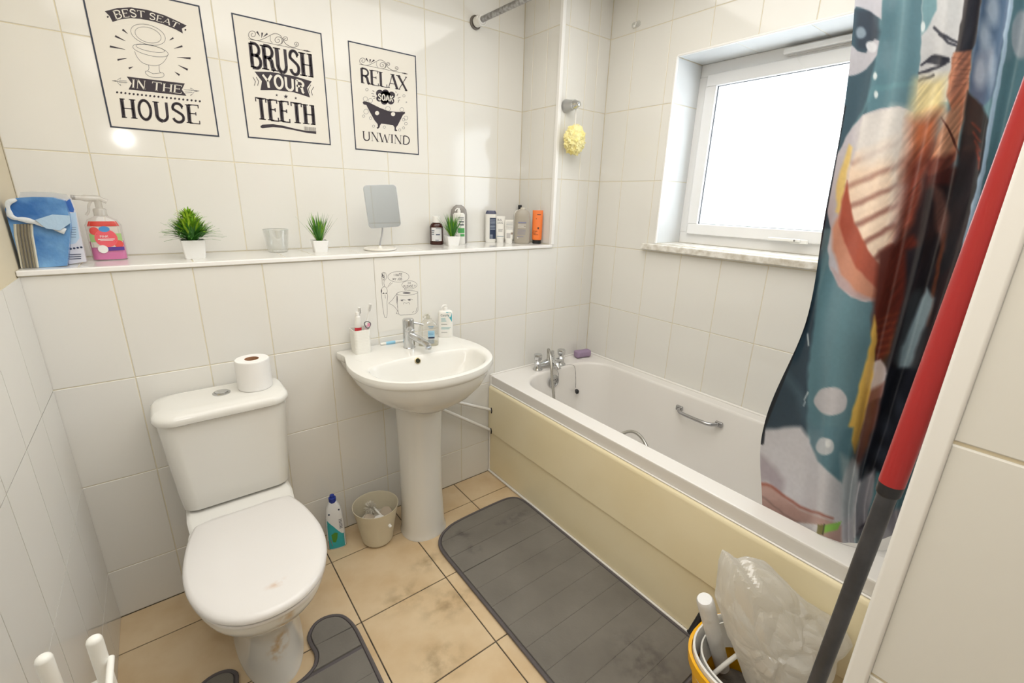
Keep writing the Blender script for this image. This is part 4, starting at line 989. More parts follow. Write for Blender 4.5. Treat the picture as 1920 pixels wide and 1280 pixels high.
q, nn = hit(bo, 783, 676); qm = Vector((0, 0, 1)).rotation_difference(nn).to_matrix().to_4x4(); qm.translation = q
b = MB(); b.lathe([(.0125, -.002), (.0125, .002), (.0095, .003), (.0095, -.002)], (0, 0, 0), 24, cap1=False); b.xf(qm); b.build('overflow_ring', mat('brass_ring', (.5, .42, .25), .35, 1), WB, True)
b = MB(); b.lathe([(.0098, -.001), (.0098, .0012)], (0, 0, 0), 20); b.xf(qm); b.build('overflow_hole', mat('overflow_dark', '#2a2a18', .8), WB, True)
b = MB(); b.lathe([(.03, 0), (.03, .003), (.02, .004), (.001, .002)], (BX, -.285, BZ - .1395), 24); b.build('waste', CHR, WB, True)
# tap
TPP = at(767, 651, 'z', BZ); TY = -.105
tx = at(767, 640, 'y', TY).x
BTp = thing('basin_mixer_tap', 'chrome single-lever mixer tap on the basin', 'tap', (tx, TY, BZ - .0015), radians(8))
b = MB(); b.lathe([(.0255, 0), (.0255, .003), (.0235, .005), (.0235, .075), (.0225, .077), (.0235, .079), (.0235, .118), (.021, .123), (.001, .124)], (0, 0, 0), 32); b.build('tap_body', CHR, BTp)
b = MB(); b.tube(cr([(0, -.01, .058), (.006, -.05, .050), (.012, -.095, .041), (.014, -.118, .032)], 5), [.0145] * 8 + [.013] * 8, 18); b.lathe([(.0125, 0), (.0125, -.008), (.009, -.009)], (.014, -.116, .028), 18); b.build('spout', CHR, BTp)
b = MB(); b.tube([(.018, -.012, .106), (.040, -.024, .100), (.052, -.03, .0955)], [.0052, .0036, .0042], 12); b.build('lever', CHR, BTp)
b = MB(); b.lathe([(.0085, 0), (.0085, .006), (.005, .009)], (.004, -.022, .074), 14, axis='y'); b.build('cap', CHR, BTp)

# ------------------------------------------------------------------ pipes and sundry wall fittings
for nm, lab, p0, p1 in (('water_pipe', 'upper white pipe running from pedestal to bath panel', (840, 750), (921, 768)), ('water_pipe', 'lower white pipe running from pedestal to bath panel', (838, 771), (920, 806))):
    a = at(*p1, 'x', 1.190); c = at(*p0, 'y', -.03); a.y = min(a.y, -.022)
    T = thing(nm, lab, 'pipe', tuple(a), 0, 'pipes beside the pedestal')
    c2 = c + (c - a).normalized() * .12
    b = MB(); b.tube(cr([c2, c, (c + a) / 2, a], 6), .0078, 12); b.build('pipe_run', PLA, T, True)
    b = MB(); b.tube([(1.1855, a.y - .009, a.z - .014), (1.1855, a.y - .012, a.z), (1.1855, a.y - .006, a.z + .016)], .0032, 8); b.build('panel_cutout', BLACK, T, True)
# towel knob with puff
KX = 1.665; KZ = 1.865
KB_ = thing('towel_peg', 'chrome wall peg fixed beside the window corner', 'peg', (KX, -.0, KZ))
q0 = at(1057, 200, 'y', -.004); q1 = at(1096, 199, 'y', -.07)
kc = Vector((at(1062, 200, 'y', -.004).x, -.001, at(1062, 199, 'y', -.004).z))
KB_.location = kc
b = MB(); b.lathe([(.030, 0), (.031, .003), (.027, .018), (.023, .04), (.022, .05), (.021, .058)], (0, 0, 0), 30, axis='y'); b.build('knob_base', mat('satin_chrome2', (.50, .50, .50), .3, 1), KB_)
b = MB(); b.lathe([(.022, .055), (.0215, .064), (.017, .074), (.013, .08), (.0125, .088), (.010, .091), (.001, .092)], (0, 0, 0), 30, axis='y'); b.build('knob_tip', CHR, KB_)
pc = at(1077, 262, 'y', -.06)
PF = thing('bath_puff', 'yellow mesh bath puff hanging from the chrome wall peg', 'bath puff', tuple(pc))
b = MB()
bm = bmesh.new(); bmesh.ops.create_icosphere(bm, subdivisions=5, radius=1)
for v in bm.verts:
    n_ = v.co.normalized(); f = noise.noise(n_ * 3.1) * .35 + abs(noise.noise(n_ * 7 + Vector((3, 1, 2)))) * .55 + abs(noise.noise(n_ * 15)) * .2
    v.co = Vector((n_.x * .060, n_.y * .048, n_.z * .070)) * (.80 + f * .55)
bm.verts.index_update(); b.add([v.co for v in bm.verts], [[v.index for v in f.verts] for f in bm.faces], True); bm.free()
b.build('mesh_ruffle', mat('yellow_mesh', '#efe7b0', .8, vary='#e8d987', var_scale=26, sheen=.3), PF)
b = MB(); zz = kc.z - pc.z
b.tube(cr([(0, .0, .04), (-.002, .002, zz - .024), (-.004, .004, zz + .012), (-.002, -.0, zz + .0235), (.002, -.004, zz + .012), (.0, -.002, zz - .024), (0, 0, .04)], 5), .0022, 7); b.build('hanging_loop', PLA, PF)
# clear adhesive hook
hk = at(1193, 46, 'x', XR - .002)
T = thing('adhesive_hook', 'small clear white adhesive hook high on the window wall', 'hook', tuple(hk))
b = MB(); b.prism([(x, y) for x, y in [(q.x, q.y) for q in rrect(.024, .05, .01, 0, 4)]], 0, .0025, .001); b.xf(Matrix.Rotation(-pi / 2, 4, 'Y')); b.build('base', thin('clear_hook', '#f4f4f0', .5, .2, .1), T)
b = MB(); b.tube(cr([(-.002, 0, .008), (-.008, 0, -.006), (-.014, 0, -.014), (-.016, 0, -.006)], 4), .003, 8); b.build('prong', PLA, T)

# ------------------------------------------------------------------ mats
MG = mat('grey_memory_mat', '#77736c', .95, bump=(120, .5, .002), vary='#6a665f', var_scale=5, sheen=.25)
MGE = mat('mat_binding', '#605b5c', .9)
def clip(P, axis, val, keep_less):
    out = []; n = len(P); ins = (lambda p: p[axis] <= val) if keep_less else (lambda p: p[axis] >= val)
    for i in range(n):
        a, c = P[i], P[(i + 1) % n]
        if ins(a): out.append(a)
        if ins(a) != ins(c):
            t = (val - a[axis]) / (c[axis] - a[axis]); out.append((a[0] + (c[0] - a[0]) * t, a[1] + (c[1] - a[1]) * t))
    return out
def quilted(name, lab, outline, lobes, y_hi, y_lo, step, y_ref, warp=lambda p: p):
    T = thing(name, lab, 'bath mat', (outline[0][0], outline[0][1], .0))
    b = MB(); b.prism(outline, .0005, .006); b.v = [warp(p) for p in b.v]; b.build('backing', MGE, T, True)
    b = MB(); pts = [(x, y, .0065) for x, y in outline]; b.tube(pts + [pts[0]], .0062, 8, False); b.v = [warp(p) for p in b.v]; b.build('edge_binding', MGE, T, True)
    y = y_ref
    while y - step < y_hi: y += step
    edges = [y - step * k for k in range(40)]
    for lo in lobes:
        for k in range(len(edges) - 1):
            P = clip(clip(lo, 1, edges[k], True), 1, edges[k + 1], False)
            q = []
            for p in P:
                if not q or (Vector(p) - Vector(q[-1])).length > .005: q.append(p)
            if len(q) > 3 and (Vector(q[0]) - Vector(q[-1])).length < .005: q.pop()
            if len(q) < 3: continue
            ar = abs(sum(q[i - 1][0] * q[i][1] - q[i][0] * q[i - 1][1] for i in range(len(q)))) / 2
            if ar < .0004: continue
            b = MB(); b.prism(q, .004, .0125, .0022); b.v = [warp(p) for p in b.v]; b.build('quilted_panel', MG, T, True)
OL = [(.688, -1.28), (.688, -1.22), (.688, -1.0), (.688, -.65), (.688, -.50), (.688, -.42), (.692, -.37), (.705, -.335), (.73, -.305), (.765, -.285), (.82, -.268), (.95, -.262), (1.08, -.262), (1.135, -.27), (1.165, -.292), (1.178, -.335), (1.180, -.40), (1.18, -.50), (1.18, -.70), (1.18, -1.0), (1.18, -1.2), (1.180, -1.27), (1.172, -1.305), (1.14, -1.317), (1.05, -1.318), (.82, -1.318), (.73, -1.317), (.697, -1.308)]
OL = [(p.x, p.y) for p in cr([(x, y, 0) for x, y in OL], 3, True)]
ot = [(.271, -.90), (.272, -.85), (.274, -.72), (.274, -.60), (.272, -.52), (.258, -.465), (.235, -.438), (.20, -.425), (.165, -.432), (.138, -.465), (.136, -.505), (.140, -.545), (.124, -.584), (.082, -.606), (.034, -.612), (-.02, -.604), (-.06, -.576), (-.078, -.54), (-.078, -.50), (-.075, -.465), (-.095, -.440), (-.13, -.432), (-.165, -.445), (-.190, -.48), (-.20, -.56), (-.20, -.70), (-.20, -.83), (-.20, -.89), (-.188, -.925), (-.15, -.936), (-.05, -.936), (.12, -.936), (.22, -.936), (.258, -.925)]
def shrink(P, d):
    m_ = MB(); ar = sum(P[i - 1][0] * P[i][1] - P[i][0] * P[i - 1][1] for i in range(len(P)))
    Q = P if ar > 0 else P[::-1]; out = []
    for i in range(len(Q)):
        a, c, e = Vector(Q[i - 1]), Vector(Q[i]), Vector(Q[(i + 1) % len(Q)]); e1 = (c - a).normalized(); e2 = (e - c).normalized()
        nn = Vector((-e1.y - e2.y, e1.x + e2.x)).normalized(); out.append(tuple(c + nn * d))
    return out
IN = shrink(OL, .009)
def lift(p):
    d = (Vector((p.x, p.y)) - Vector((.735, -.30))).length
    return Vector((p.x, p.y, p.z + .022 * math.exp(-(d / .07) ** 2)))
quilted('bath_mat', 'long grey quilted bath mat lying along the bath panel', OL, [IN], -.2, -1.4, .098, -.345)
ot = [(p.x, p.y) for p in cr([(x, y, 0) for x, y in ot], 3, True)]
si = shrink(ot, .008)
right = [p for p in clip(si, 1, -.60, False)]
lobR = clip(clip(si, 0, .1, False), 1, -.60, False); lobL = clip(clip(si, 0, -.03, True), 1, -.60, False); body = clip(si, 1, -.615, True)
quilted('contour_mat', 'grey quilted contour mat curving around the toilet foot', ot, [lobR, lobL, body], -.42, -.95, .098, -.517)

# ------------------------------------------------------------------ bottles and things on the ledge
def place(u, v, depth, z):
    P = at(u, v, 'z', z); d = Vector((P.x - CP.x, P.y - CP.y, 0)).normalized(); c = P + d * depth / 2
    return c, atan2(-d.x, d.y)
def fdist(c): return (c - CP).dot(CF)
class Bottle:
    def __init__(s, name, label, cat, u, v, wpx, vtop, dr, z, prof, m, e=2.6, group=None, ymax=None, turn=0, part='bottle', zoff=0, back=0):
        P = at(u, v, 'z', z); w = wpx * fdist(P) / FPX; depth = w * dr
        c, rz = place(u, v, depth, z)
        if back: d = Vector((c.x - CP.x, c.y - CP.y, 0)).normalized(); c = c + d * back
        if ymax is not None and c.y + depth / 2 > ymax: c.y = ymax - depth / 2 - .002
        w = wpx * fdist(c) / FPX
        s.a = w / 2; s.b = depth / 2; s.h = at(u, vtop, 'y', c.y).z - z; s.e = e; s.prof = prof
        s.T = thing(name, label, cat, (c.x, c.y, z + zoff), rz + turn, group)
        b = MB(); n = 36
        P = []
        for t, fw, fd in prof: P.append(sell(s.a * fw, s.b * fd, e, t * s.h, n))
        b.loft(P); s.o = b.build(part, m, s.T)
    def sec(s, t):
        p = s.prof
        for i in range(len(p) - 1):
            if p[i][0] <= t <= p[i + 1][0]:
                k = 0 if p[i + 1][0] == p[i][0] else (t - p[i][0]) / (p[i + 1][0] - p[i][0])
                return s.a * (p[i][1] * (1 - k) + p[i + 1][1] * k), s.b * (p[i][2] * (1 - k) + p[i + 1][2] * k)
        return s.a * p[-1][1], s.b * p[-1][2]
    def W(s, off=.0004):
        def f(q):
            t = max(0, min(1, q.y)); a, b_ = s.sec(t); x = max(-.999, min(.999, q.x)); 
            return Vector((x * a, -b_ * (1 - abs(x) ** s.e) ** (1 / s.e) - off, t * s.h))
        return f
    def patch(s, name, m, x0, x1, t0, t1, off=.0004, nx=8, nt=4):
        b = MB(); W = s.W(off); vs = [W(Vector((x0 + (x1 - x0) * i / nx, t0 + (t1 - t0) * k / nt))) for k in range(nt + 1) for i in range(nx + 1)]
        b.add(vs, [(k * (nx + 1) + i, k * (nx + 1) + i + 1, (k + 1) * (nx + 1) + i + 1, (k + 1) * (nx + 1) + i) for k in range(nt) for i in range(nx)], True)
        return b.build(name, m, s.T, fix=False)
    def txt(s, name, m, st, x, t, h, off=.0007, ws=1.0):
        """sans text: h is letter height as fraction of bottle height"""
        b = MB(); W = s.W(off); k = s.h / s.a
        sans(b, st, 0, 0, h * s.h, lambda q: W(Vector((x + q.x * ws / s.a, t + q.y / s.h))))
        return b.build(name, m, s.T, fix=False)
    def lines(s, name, m, rows, off=.0007):
        b = MB(); W = s.W(off)
        for x0, x1, t, th in rows:
            b.add([W(Vector((x0 + (x1 - x0) * (i // 2) / 4, t + (th if i % 2 else 0)))) for i in range(10)], [(2 * i, 2 * i + 2, 2 * i + 3, 2 * i + 1) for i in range(4)])
        return stuff(b.build(name, m, s.T, fix=False))
WHP = mat('white_bottle', (.78, .77, .73), .3); NAVY = mat('navy_print', '#2c3a55', .4); GREYI = mat('grey_print', '#6d7076', .5)
CLEAR = thin('clear_plastic', '#e9e6e0', .22, .08, .07)
E_YMAX = D - .002
def pump_head(T, z, r, m, out=.03, h=.03, name='pump'):
    b = MB(); b.lathe([(r, 0), (r, .010), (r * .85, .014), (r * .35, .016), (r * .32, h), (r * .6, h), (r * .62, h + .008), (.001, h + .009)], (0, 0, z), 20)
    b.tube(cr([(0, 0, z + h + .004), (-out * .5, -.004, z + h + .006), (-out, -.008, z + h + .0), (-out * 1.08, -.009, z + h - .006)], 4), [r * .42] * 6 + [r * .3] * 7, 10); b.build(name, m, T)
# blue carrier with silver ribbed panel
def pixprism(mb, P, y, dep, yb=None):
    F = [at(u, v, 'y', y) for u, v in P]; F = [Vector((max(p.x, XL + .006), p.y, max(p.z, ST + .0005))) for p in F]
    mb.loft([F, [Vector((p.x, p.y + dep, p.z)) for p in F]], True, True, False)
BY = .045
BLU = mat('blue_film', '#2f66a8', .22, vary='#7fb0da', var_scale=9, bump=(30, .6, .006)); LBL = mat('pale_blue_film', '#a9c4dd', .25, bump=(40, .5, .004)); SILV = mat('silver_film', '#a39c8b', .3, .3, bump=(20, .3, .003)); CRM = mat('cream_film', '#ddd8c6', .35)
T = thing('plastic_pouch', 'crumpled blue plastic pouch with silver ribbed panel in the ledge corner', 'pouch', (-.32, BY + .02, ST))
b = MB(); P = [(38, 504), (14, 420), (9, 392), (14, 376), (30, 371), (60, 369), (98, 370), (120, 376), (128, 400), (132, 430), (126, 498), (90, 504)]
pixprism(b, P, BY, .05); b.build('pouch_body', BLU, T, True)
for k in range(6):
    u0 = 34 + 6.2 * k; b = MB(); F = []
    for v in (420, 440, 503):
        sh = {420: -4, 440: -5, 503: 6}[v] + (-2 if v == 420 else 0)
        F.append((at(u0 + sh - 2.9, v, 'y', BY - .001), at(u0 + sh + 2.9, v, 'y', BY - .001), at(u0 + sh, v, 'y', BY - .006)))
    for q in F:
        for p in q: p.z = max(p.z, ST + .001); p.x = max(p.x, XL + .004)
    b.loft([[f[0], f[2], f[1]] for f in F], True, True, False); b.build('silver_rib', SILV if 0 < k < 5 else CRM, T, True)
b = MB(); wpts = [(30, 374), (15, 380), (13, 396), (24, 408), (45, 412), (62, 416), (80, 420), (100, 426), (122, 434)]
pp = cr([at(u, v, 'y', BY - .012) for u, v in wpts], 5); pp = [Vector((max(p.x, XL + .014), p.y, p.z)) for p in pp]
b.tube(pp, [.003 + .0028 * abs(sin(i * .37)) + .0035 * (i / len(pp)) for i in range(len(pp))], 10); b.v = [Vector((p.x, BY - .006 + (p.y - (BY - .012)) * .45, p.z + (p.z - ST - .11) * .0)) for p in b.v]; b.build('folded_edge', mat('crumpled_white_film', '#cdd3d8', .3, bump=(60, .8, .004)), T, True)
b = MB(); pixprism(b, [(66, 412), (98, 402), (130, 404), (132, 418), (112, 432), (86, 428)], BY - .012, .006); b.build('flap', LBL, T, True)
b = MB(); pixprism(b, [(36, 371), (38, 360), (60, 359), (96, 360), (124, 364), (133, 374), (100, 372)], BY + .02, .004); b.build('clear_top', thin('clear_film', '#dfe4e8', .35, .15, .12), T, True)
T = thing('printed_packet', 'blue and white printed packet leaning behind the blue pouch', 'packet', (-.25, .10, ST))
PY = .088
b = MB(); pixprism(b, [(126, 496), (112, 440), (100, 372), (132, 371), (140, 392), (162, 490)], PY, .022); b.build('packet_body', mat('packet_white', '#d6d5dc', .35), T, True)
def pp_(m, nm, P, off): 
    b = MB(); F = [at(u, v, 'y', PY - off) for u, v in P]; F = [Vector((p.x, p.y, max(p.z, ST + .001))) for p in F]; b.add(F, [tuple(range(len(F)))]); return b.build(nm, m, T, True, fix=False)
PB = mat('packet_blue', '#3d6bb5', .3); PL = mat('packet_pale', '#b9cfe0', .3)
pp_(PB, 'blue_band', [(112, 388), (131, 372), (139, 392), (138, 398), (118, 394)], .0006)
pp_(PL, 'pale_panel', [(112, 404), (142, 398), (149, 446), (142, 456), (130, 458), (118, 448)], .0006)
pp_(PB, 'edge_stripe', [(112, 440), (116, 440), (130, 495), (126, 496)], .0006)
b = MB()
for k in range(5): b.lathe([(.0028, 0), (.0028, .0004)], at(126 + 6.6 * k, 467 - .9 * k, 'y', PY - .0004), 10, axis='y')
for k in range(5): b.box(at(134, 426 + 4.6 * k, 'y', PY - .0008), (.020, .0004, .001))
for k in range(3): b.box(at(141, 477 + 4 * k, 'y', PY - .0008), (.026, .0004, .0018))
stuff(b.build('small_print', NAVY, T, True, fix=False))
# pink spray bottle
B = Bottle('spray_bottle', 'pink trigger spray bottle beside the blue pouch', 'spray bottle', 209, 488, 52, 403, .55, ST, [(0, .9, .9), (.02, .98, 1), (.3, 1, 1), (.78, .98, .98), (.90, .8, .8), (.97, .42, .55), (1.0, .36, .5), (1.02, .36, .5)], CLEAR, 3.2, ymax=E_YMAX)
b = MB(); b.loft([sell(B.a * .93, B.b * .9, 3.2, z, 36) for z in (.003, .05 * B.h, .42 * B.h)]); b.build('pink_liquid', mat('pink_liquid', '#d95aa8', .2), B.T)
B.patch('red_band', mat('red_label', '#c4392c', .35), -.86, .86, .76, .87); B.patch('label', mat('grey_label', '#cfc6bd', .35), -.86, .86, .30, .75)
B.patch('green_patch', mat('green_label', '#9fbf7f', .35), -.86, .86, .42, .6, .0007)
W_ = B.W(.0010); b = MB(); disc(b, 0, .50, .62, .20, W_, 28); b.build('coral_circle', mat('coral_label', '#e2606a', .35), B.T, fix=False)
W_ = B.W(.0009); b = MB(); disc(b, -.55, .66, .26, .09, W_, 16); disc(b, .62, .36, .25, .09, W_, 16); stuff(b.build('fruit_print', mat('coral2', '#d9534f', .4), B.T, fix=False))
b = MB(); disc(b, 0, .70, .3, .065, B.W(.0012), 16); b.build('blue_mark', mat('blue_mark', '#4f8fc9', .4), B.T, fix=False)
B.patch('purple_band', mat('purple_label', '#5b3d8f', .35), -.2, .86, .22, .30, .001); b = MB(); disc(b, -.3, .26, .28, .09, B.W(.0014), 16); b.build('white_badge', PLA, B.T, fix=False)
B.txt('lettering', PLA, 'PINK', -.33, .515, .05, .0016); B.lines('small_print', PLA, [(-.45, .45, .47, .018), (-.35, .35, .44, .012)], .0015)
b = MB(); b.lathe([(.0165, 0), (.0165, .018), (.013, .022)], (0, 0, B.h * .985), 24); b.build('collar', thin('milky_plastic', '#e3e0da', .55, .2, .08), B.T)
b = MB(); zt = B.h; b.tube(cr([(.022, 0, zt + .040), (.005, 0, zt + .048), (-.03, 0, zt + .050), (-.058, -.004, zt + .052)], 5), [.007] * 5 + [.010] * 6 + [.0075] * 5, 14); b.tube([(0, 0, zt + .015), (0, 0, zt + .045)], .009, 12); b.build('trigger_head', MC['milky_plastic'], B.T)
b = MB(); b.tube(cr([(-.012, -.002, zt + .046), (-.022, -.004, zt + .03), (-.026, -.005, zt + .012), (-.034, -.006, zt + .0)], 4), .0035, 8); b.build('trigger', MC['milky_plastic'], B.T)
b = MB(); b.lathe([(.007, 0), (.0065, .008), (.003, .009)], (-.058, -.004, zt + .052), 12, axis='x'); b.xf(Matrix.Identity(4)); b.build('nozzle', mat('grey_nozzle', '#8d8c8e', .4), B.T)

# potted grass plants
def plant(name, label, u, vb, wpx_t, wpx_b, vpot, vtop, big, grp=None, seed=1):
    rnd = random.Random(seed); c, rz = place(u, vb, .05, ST); k = fdist(c) / FPX
    wt, wb_ = wpx_t * k * .84, wpx_b * k * .84; hp = at(u, vpot, 'y', c.y).z - ST; ht = at(u, vtop, 'y', c.y).z - ST
    if c.y + wt / 2 > D: c.y = D - wt / 2 - .004
    T = thing(name, label, 'plant', (c.x, c.y, ST), rz * .45, grp)
    b = MB(); Ls = [rrect(wb_ * .96, wb_ * .96, .004, 0, 4), rrect(wb_, wb_, .005, .003, 4), rrect(wt, wt, .005, hp - .001, 4), rrect(wt * .985, wt * .985, .005, hp, 4), rrect(wt * .90, wt * .90, .004, hp, 4), rrect(wt * .86, wt * .86, .004, hp * .8, 4)]
    b.loft(Ls); b.build('pot', mat('white_pot', (.80, .80, .79), .3), T)
    b = MB(); b.prism([(p.x, p.y) for p in rrect(wt * .87, wt * .87, .004, 0, 4)], hp * .82, hp * .86); b.build('soil', mat('dark_soil', '#3a3a2c', .95), T)
    cols = [mat('leaf_dark', '#3f7a2c', .45), mat('leaf_mid', '#77aa2c', .45), mat('leaf_light', '#a9cc3f', .45)]
    lay = [MB(), MB(), MB()]
    R = (.078 if big else .035)
    N = 420 if big else 80; gs = 1.45 if big else 1.15
    for i in range(N):
        a = rnd.uniform(0, 2 * pi)
        if big:
            lv = rnd.random()   # tier
            z0 = hp * .9 + lv * (ht - hp) * .62; r0 = .012 * (1 - lv) ; ln = rnd.uniform(.032, .050) if lv > .15 else rnd.uniform(.048, .066)
            el = radians(rnd.uniform(12, 75) if lv < .5 else rnd.uniform(30, 88)); ln *= (1.05 - .35 * lv)
            ln *= gs * (1 if lv > .15 else 1.1); w = .0033; mi = 0 if lv < .28 else (1 if rnd.random() < .6 else 2)
        else:
            z0 = hp * .85; r0 = .008 * rnd.random(); el = radians(rnd.triangular(48, 90, 74)); ln = (ht - hp) * rnd.uniform(.75, 1.2) * 1.1; w = .0026; mi = 0 if rnd.random() < .7 else 1
        d = Vector((cos(a) * cos(el), sin(a) * cos(el), sin(el))); side = Vector((-sin(a), cos(a), 0)); p = Vector((r0 * cos(a), r0 * sin(a), z0))
        if big and lv >= .15: p += Vector((cos(a), sin(a), 0)) * .026 * (1 - lv)
        vs = []; droop = .25 if big else .08
        for q in range(4):
            t = q / 3; c_ = p + d * ln * t + Vector((0, 0, -droop * ln * t * t)); ww = w * (1, 1.15, .8, .05)[q]
            vs += [c_ - side * ww, c_ + side * ww, c_ + Vector((0, 0, .0006)) - d.cross(side) * ww * .35]
        fs = []
        for q in range(3):
            for x, y in ((0, 2), (2, 1), (1, 0)): fs.append((q * 3 + x, q * 3 + y, q * 3 + 3 + y, q * 3 + 3 + x))
        lay[mi].add(vs, fs)
    for l, nm, m_ in zip(lay, ('dark_leaves', 'green_leaves', 'bright_leaves'), cols):
        if l.v: stuff(l.build(nm, m_, T, fix=False))
    return T
plant('potted_plant', 'large bushy artificial grass plant in a white square pot', 367, 485, 45, 38, 449, 374, True)
plant('potted_plant', 'small spiky green plant in white pot between the glass and mirror', 601, 473, 33, 27, 450, 402, False, seed=5)
plant('potted_plant', 'small spiky green plant in white pot right of the brown bottle', 848, 461, 30, 24, 442, 402, False, seed=9)
# glass votive
c, rz = place(522, 474, .06, ST); k = fdist(c) / FPX; h_ = at(520, 430, 'y', c.y).z - ST
T = thing('glass_tumbler', 'small clear glass tumbler on the ledge beside the small plant', 'glass', (c.x, c.y, ST))
b = MB(); ro, rb = 21.5 * k, 17 * k
b.lathe([(.001, 0), (rb * .92, 0), (rb, .004), (ro, h_), (ro - .0025, h_), (rb - .003, .010), (.001, .008)], (0, 0, 0), 40, False, False); b.build('bowl', thin('clear_glass', '#e8efec', .10, .04, .13), T)
b = MB(); b.lathe([(ro - .0026, -.0004), (ro + .0002, -.0004), (ro + .0002, .0008), (ro - .0026, .0008)], (0, 0, h_), 40, False, False); b.build('rim', mat('glass_edge', '#c9cfca', .1), T)
# stand mirror
c, rz = place(713, 470, .085, ST)
c.y = min(c.y, .20)
T = thing('table_mirror', 'small rectangular shaving mirror on a white round stand', 'mirror', (c.x, c.y, ST), 0); k = fdist(c) / FPX
b = MB(); rb = 30 * k
b.lathe([(rb * .93, .0), (rb, .002), (rb, .007), (rb * .96, .0085), (rb * .9, .006), (rb * .88, .0055), (.001, .0055)], (0, 0, .0), 44)
b.build('base', mat('cream_plastic', (.78, .755, .70), .35), T)
b = MB(); b.lathe([(.010, .005), (.009, .012), (.004, .017)], (0, .0, 0), 16); b.build('socket', MC['cream_plastic'], T)
mc = at(717, 387, 'y', c.y - .006); q1 = Vector((0, 0, .012)); q2 = mc - c; q2.z = at(712, 428, 'y', c.y).z - ST + .012
b = MB(); b.tube(cr([q1, (0.002, 0, .03), ((q2.x + .0) * .6 + .004, .002, q2.z * .75), (q2.x, .006, q2.z + .012)], 6), .0032, 10); b.build('stem', mat('grey_stem', (.4, .4, .42), .4, .6), T)
w_ = 60 * k; hh = at(713, 347, 'y', c.y).z - at(717, 427, 'y', c.y).z
rotm = Matrix.Translation(mc - c - Vector((0, 0, 0)) + Vector((0, 0, c.z - ST))) @ Matrix.Rotation(radians(-5), 4, 'X') @ Matrix.Rotation(radians(-7), 4, 'Z') @ Matrix.Rotation(radians(-3.0), 4, 'Y')
b = MB(); b.prism([(p.x, p.y) for p in rrect(w_, hh, .016, 0, 8)], 0, .005, .0015); b.xf(rotm @ Matrix.Rotation(pi / 2, 4, 'X')); b.build('mirror_frame', mat('mirror_frame_grey', '#b9bcc0', .35), T)
b = MB(); b.prism([(p.x, p.y) for p in rrect(w_ - .004, hh - .004, .0145, 0, 8)], .005, .0054); b.xf(rotm @ Matrix.Rotation(pi / 2, 4, 'X')); b.build('mirror_glass', mat('mirror', (.56, .60, .64), .03, 1), T)

# brown medicine bottle
B = Bottle('medicine_bottle', 'brown medicine bottle with white cap and label', 'bottle', 819, 459, 25, 417, .8, ST, [(0, .92, .92), (.03, 1, 1), (.8, 1, 1), (.93, .8, .8), (1, .52, .52)], mat('amber_glass', '#3a1812', .12), 2.3, ymax=E_YMAX)
b = MB(); b.lathe([(B.a * .58, 0), (B.a * .56, .028), (B.a * .5, .030)], (0, 0, B.h), 28); b.build('cap', PLA, B.T)
B.patch('label', mat('paper_label', (.70, .71, .72), .5), -.93, .93, .17, .78); B.lines('small_print', NAVY, [(-.7, -.3, .62, .04), (-.7, -.35, .54, .03), (-.7, -.35, .46, .03), (-.1, .8, .73, .02), (-.1, .5, .44, .05), (-.2, .3, .20, .03)])
# grey bottle behind and pump bottle with green label
B = Bottle('shampoo_bottle', 'tall grey translucent bottle standing behind the green-labelled pump', 'bottle', 857, 457, 30, 384, .5, ST, [(0, .92, .92), (.02, 1, 1), (.75, 1, 1), (.88, .9, .9), (.96, .62, .7), (1, .3, .4)], mat('grey_translucent', '#8f8b87', .25), 2.6, ymax=E_YMAX, back=.045)
B = Bottle('pump_bottle', 'white pump bottle with green label behind the small plant', 'bottle', 861, 458, 22, 399, .6, ST, [(0, .93, .93), (.02, 1, 1), (.95, 1, 1), (1, .75, .75)], WHP, 3, ymax=E_YMAX - .03, back=.018)
pump_head(B.T, B.h, .008, PLA, .016, .014); GRN = mat('green_print', '#4fa05a', .4)
B.patch('green_label', GRN, -.2, .9, .36, .52); B.patch('green_stripe', GRN, .2, .9, .25, .33); B.lines('small_print', GREYI, [(-.2, .8, .85, .02), (-.2, .8, .8, .02), (0, .8, .70, .05), (0, .8, .60, .05)])
B = Bottle('small_jar', 'small blue pot between the brown bottle and the plant', 'jar', 834, 456, 10, 434, .9, ST, [(0, .95, .95), (.05, 1, 1), (.7, 1, 1), (.72, 1.05, 1.05), (1, 1.05, 1.05)], mat('cobalt_plastic', '#274f9c', .3), 2.4, back=.02)
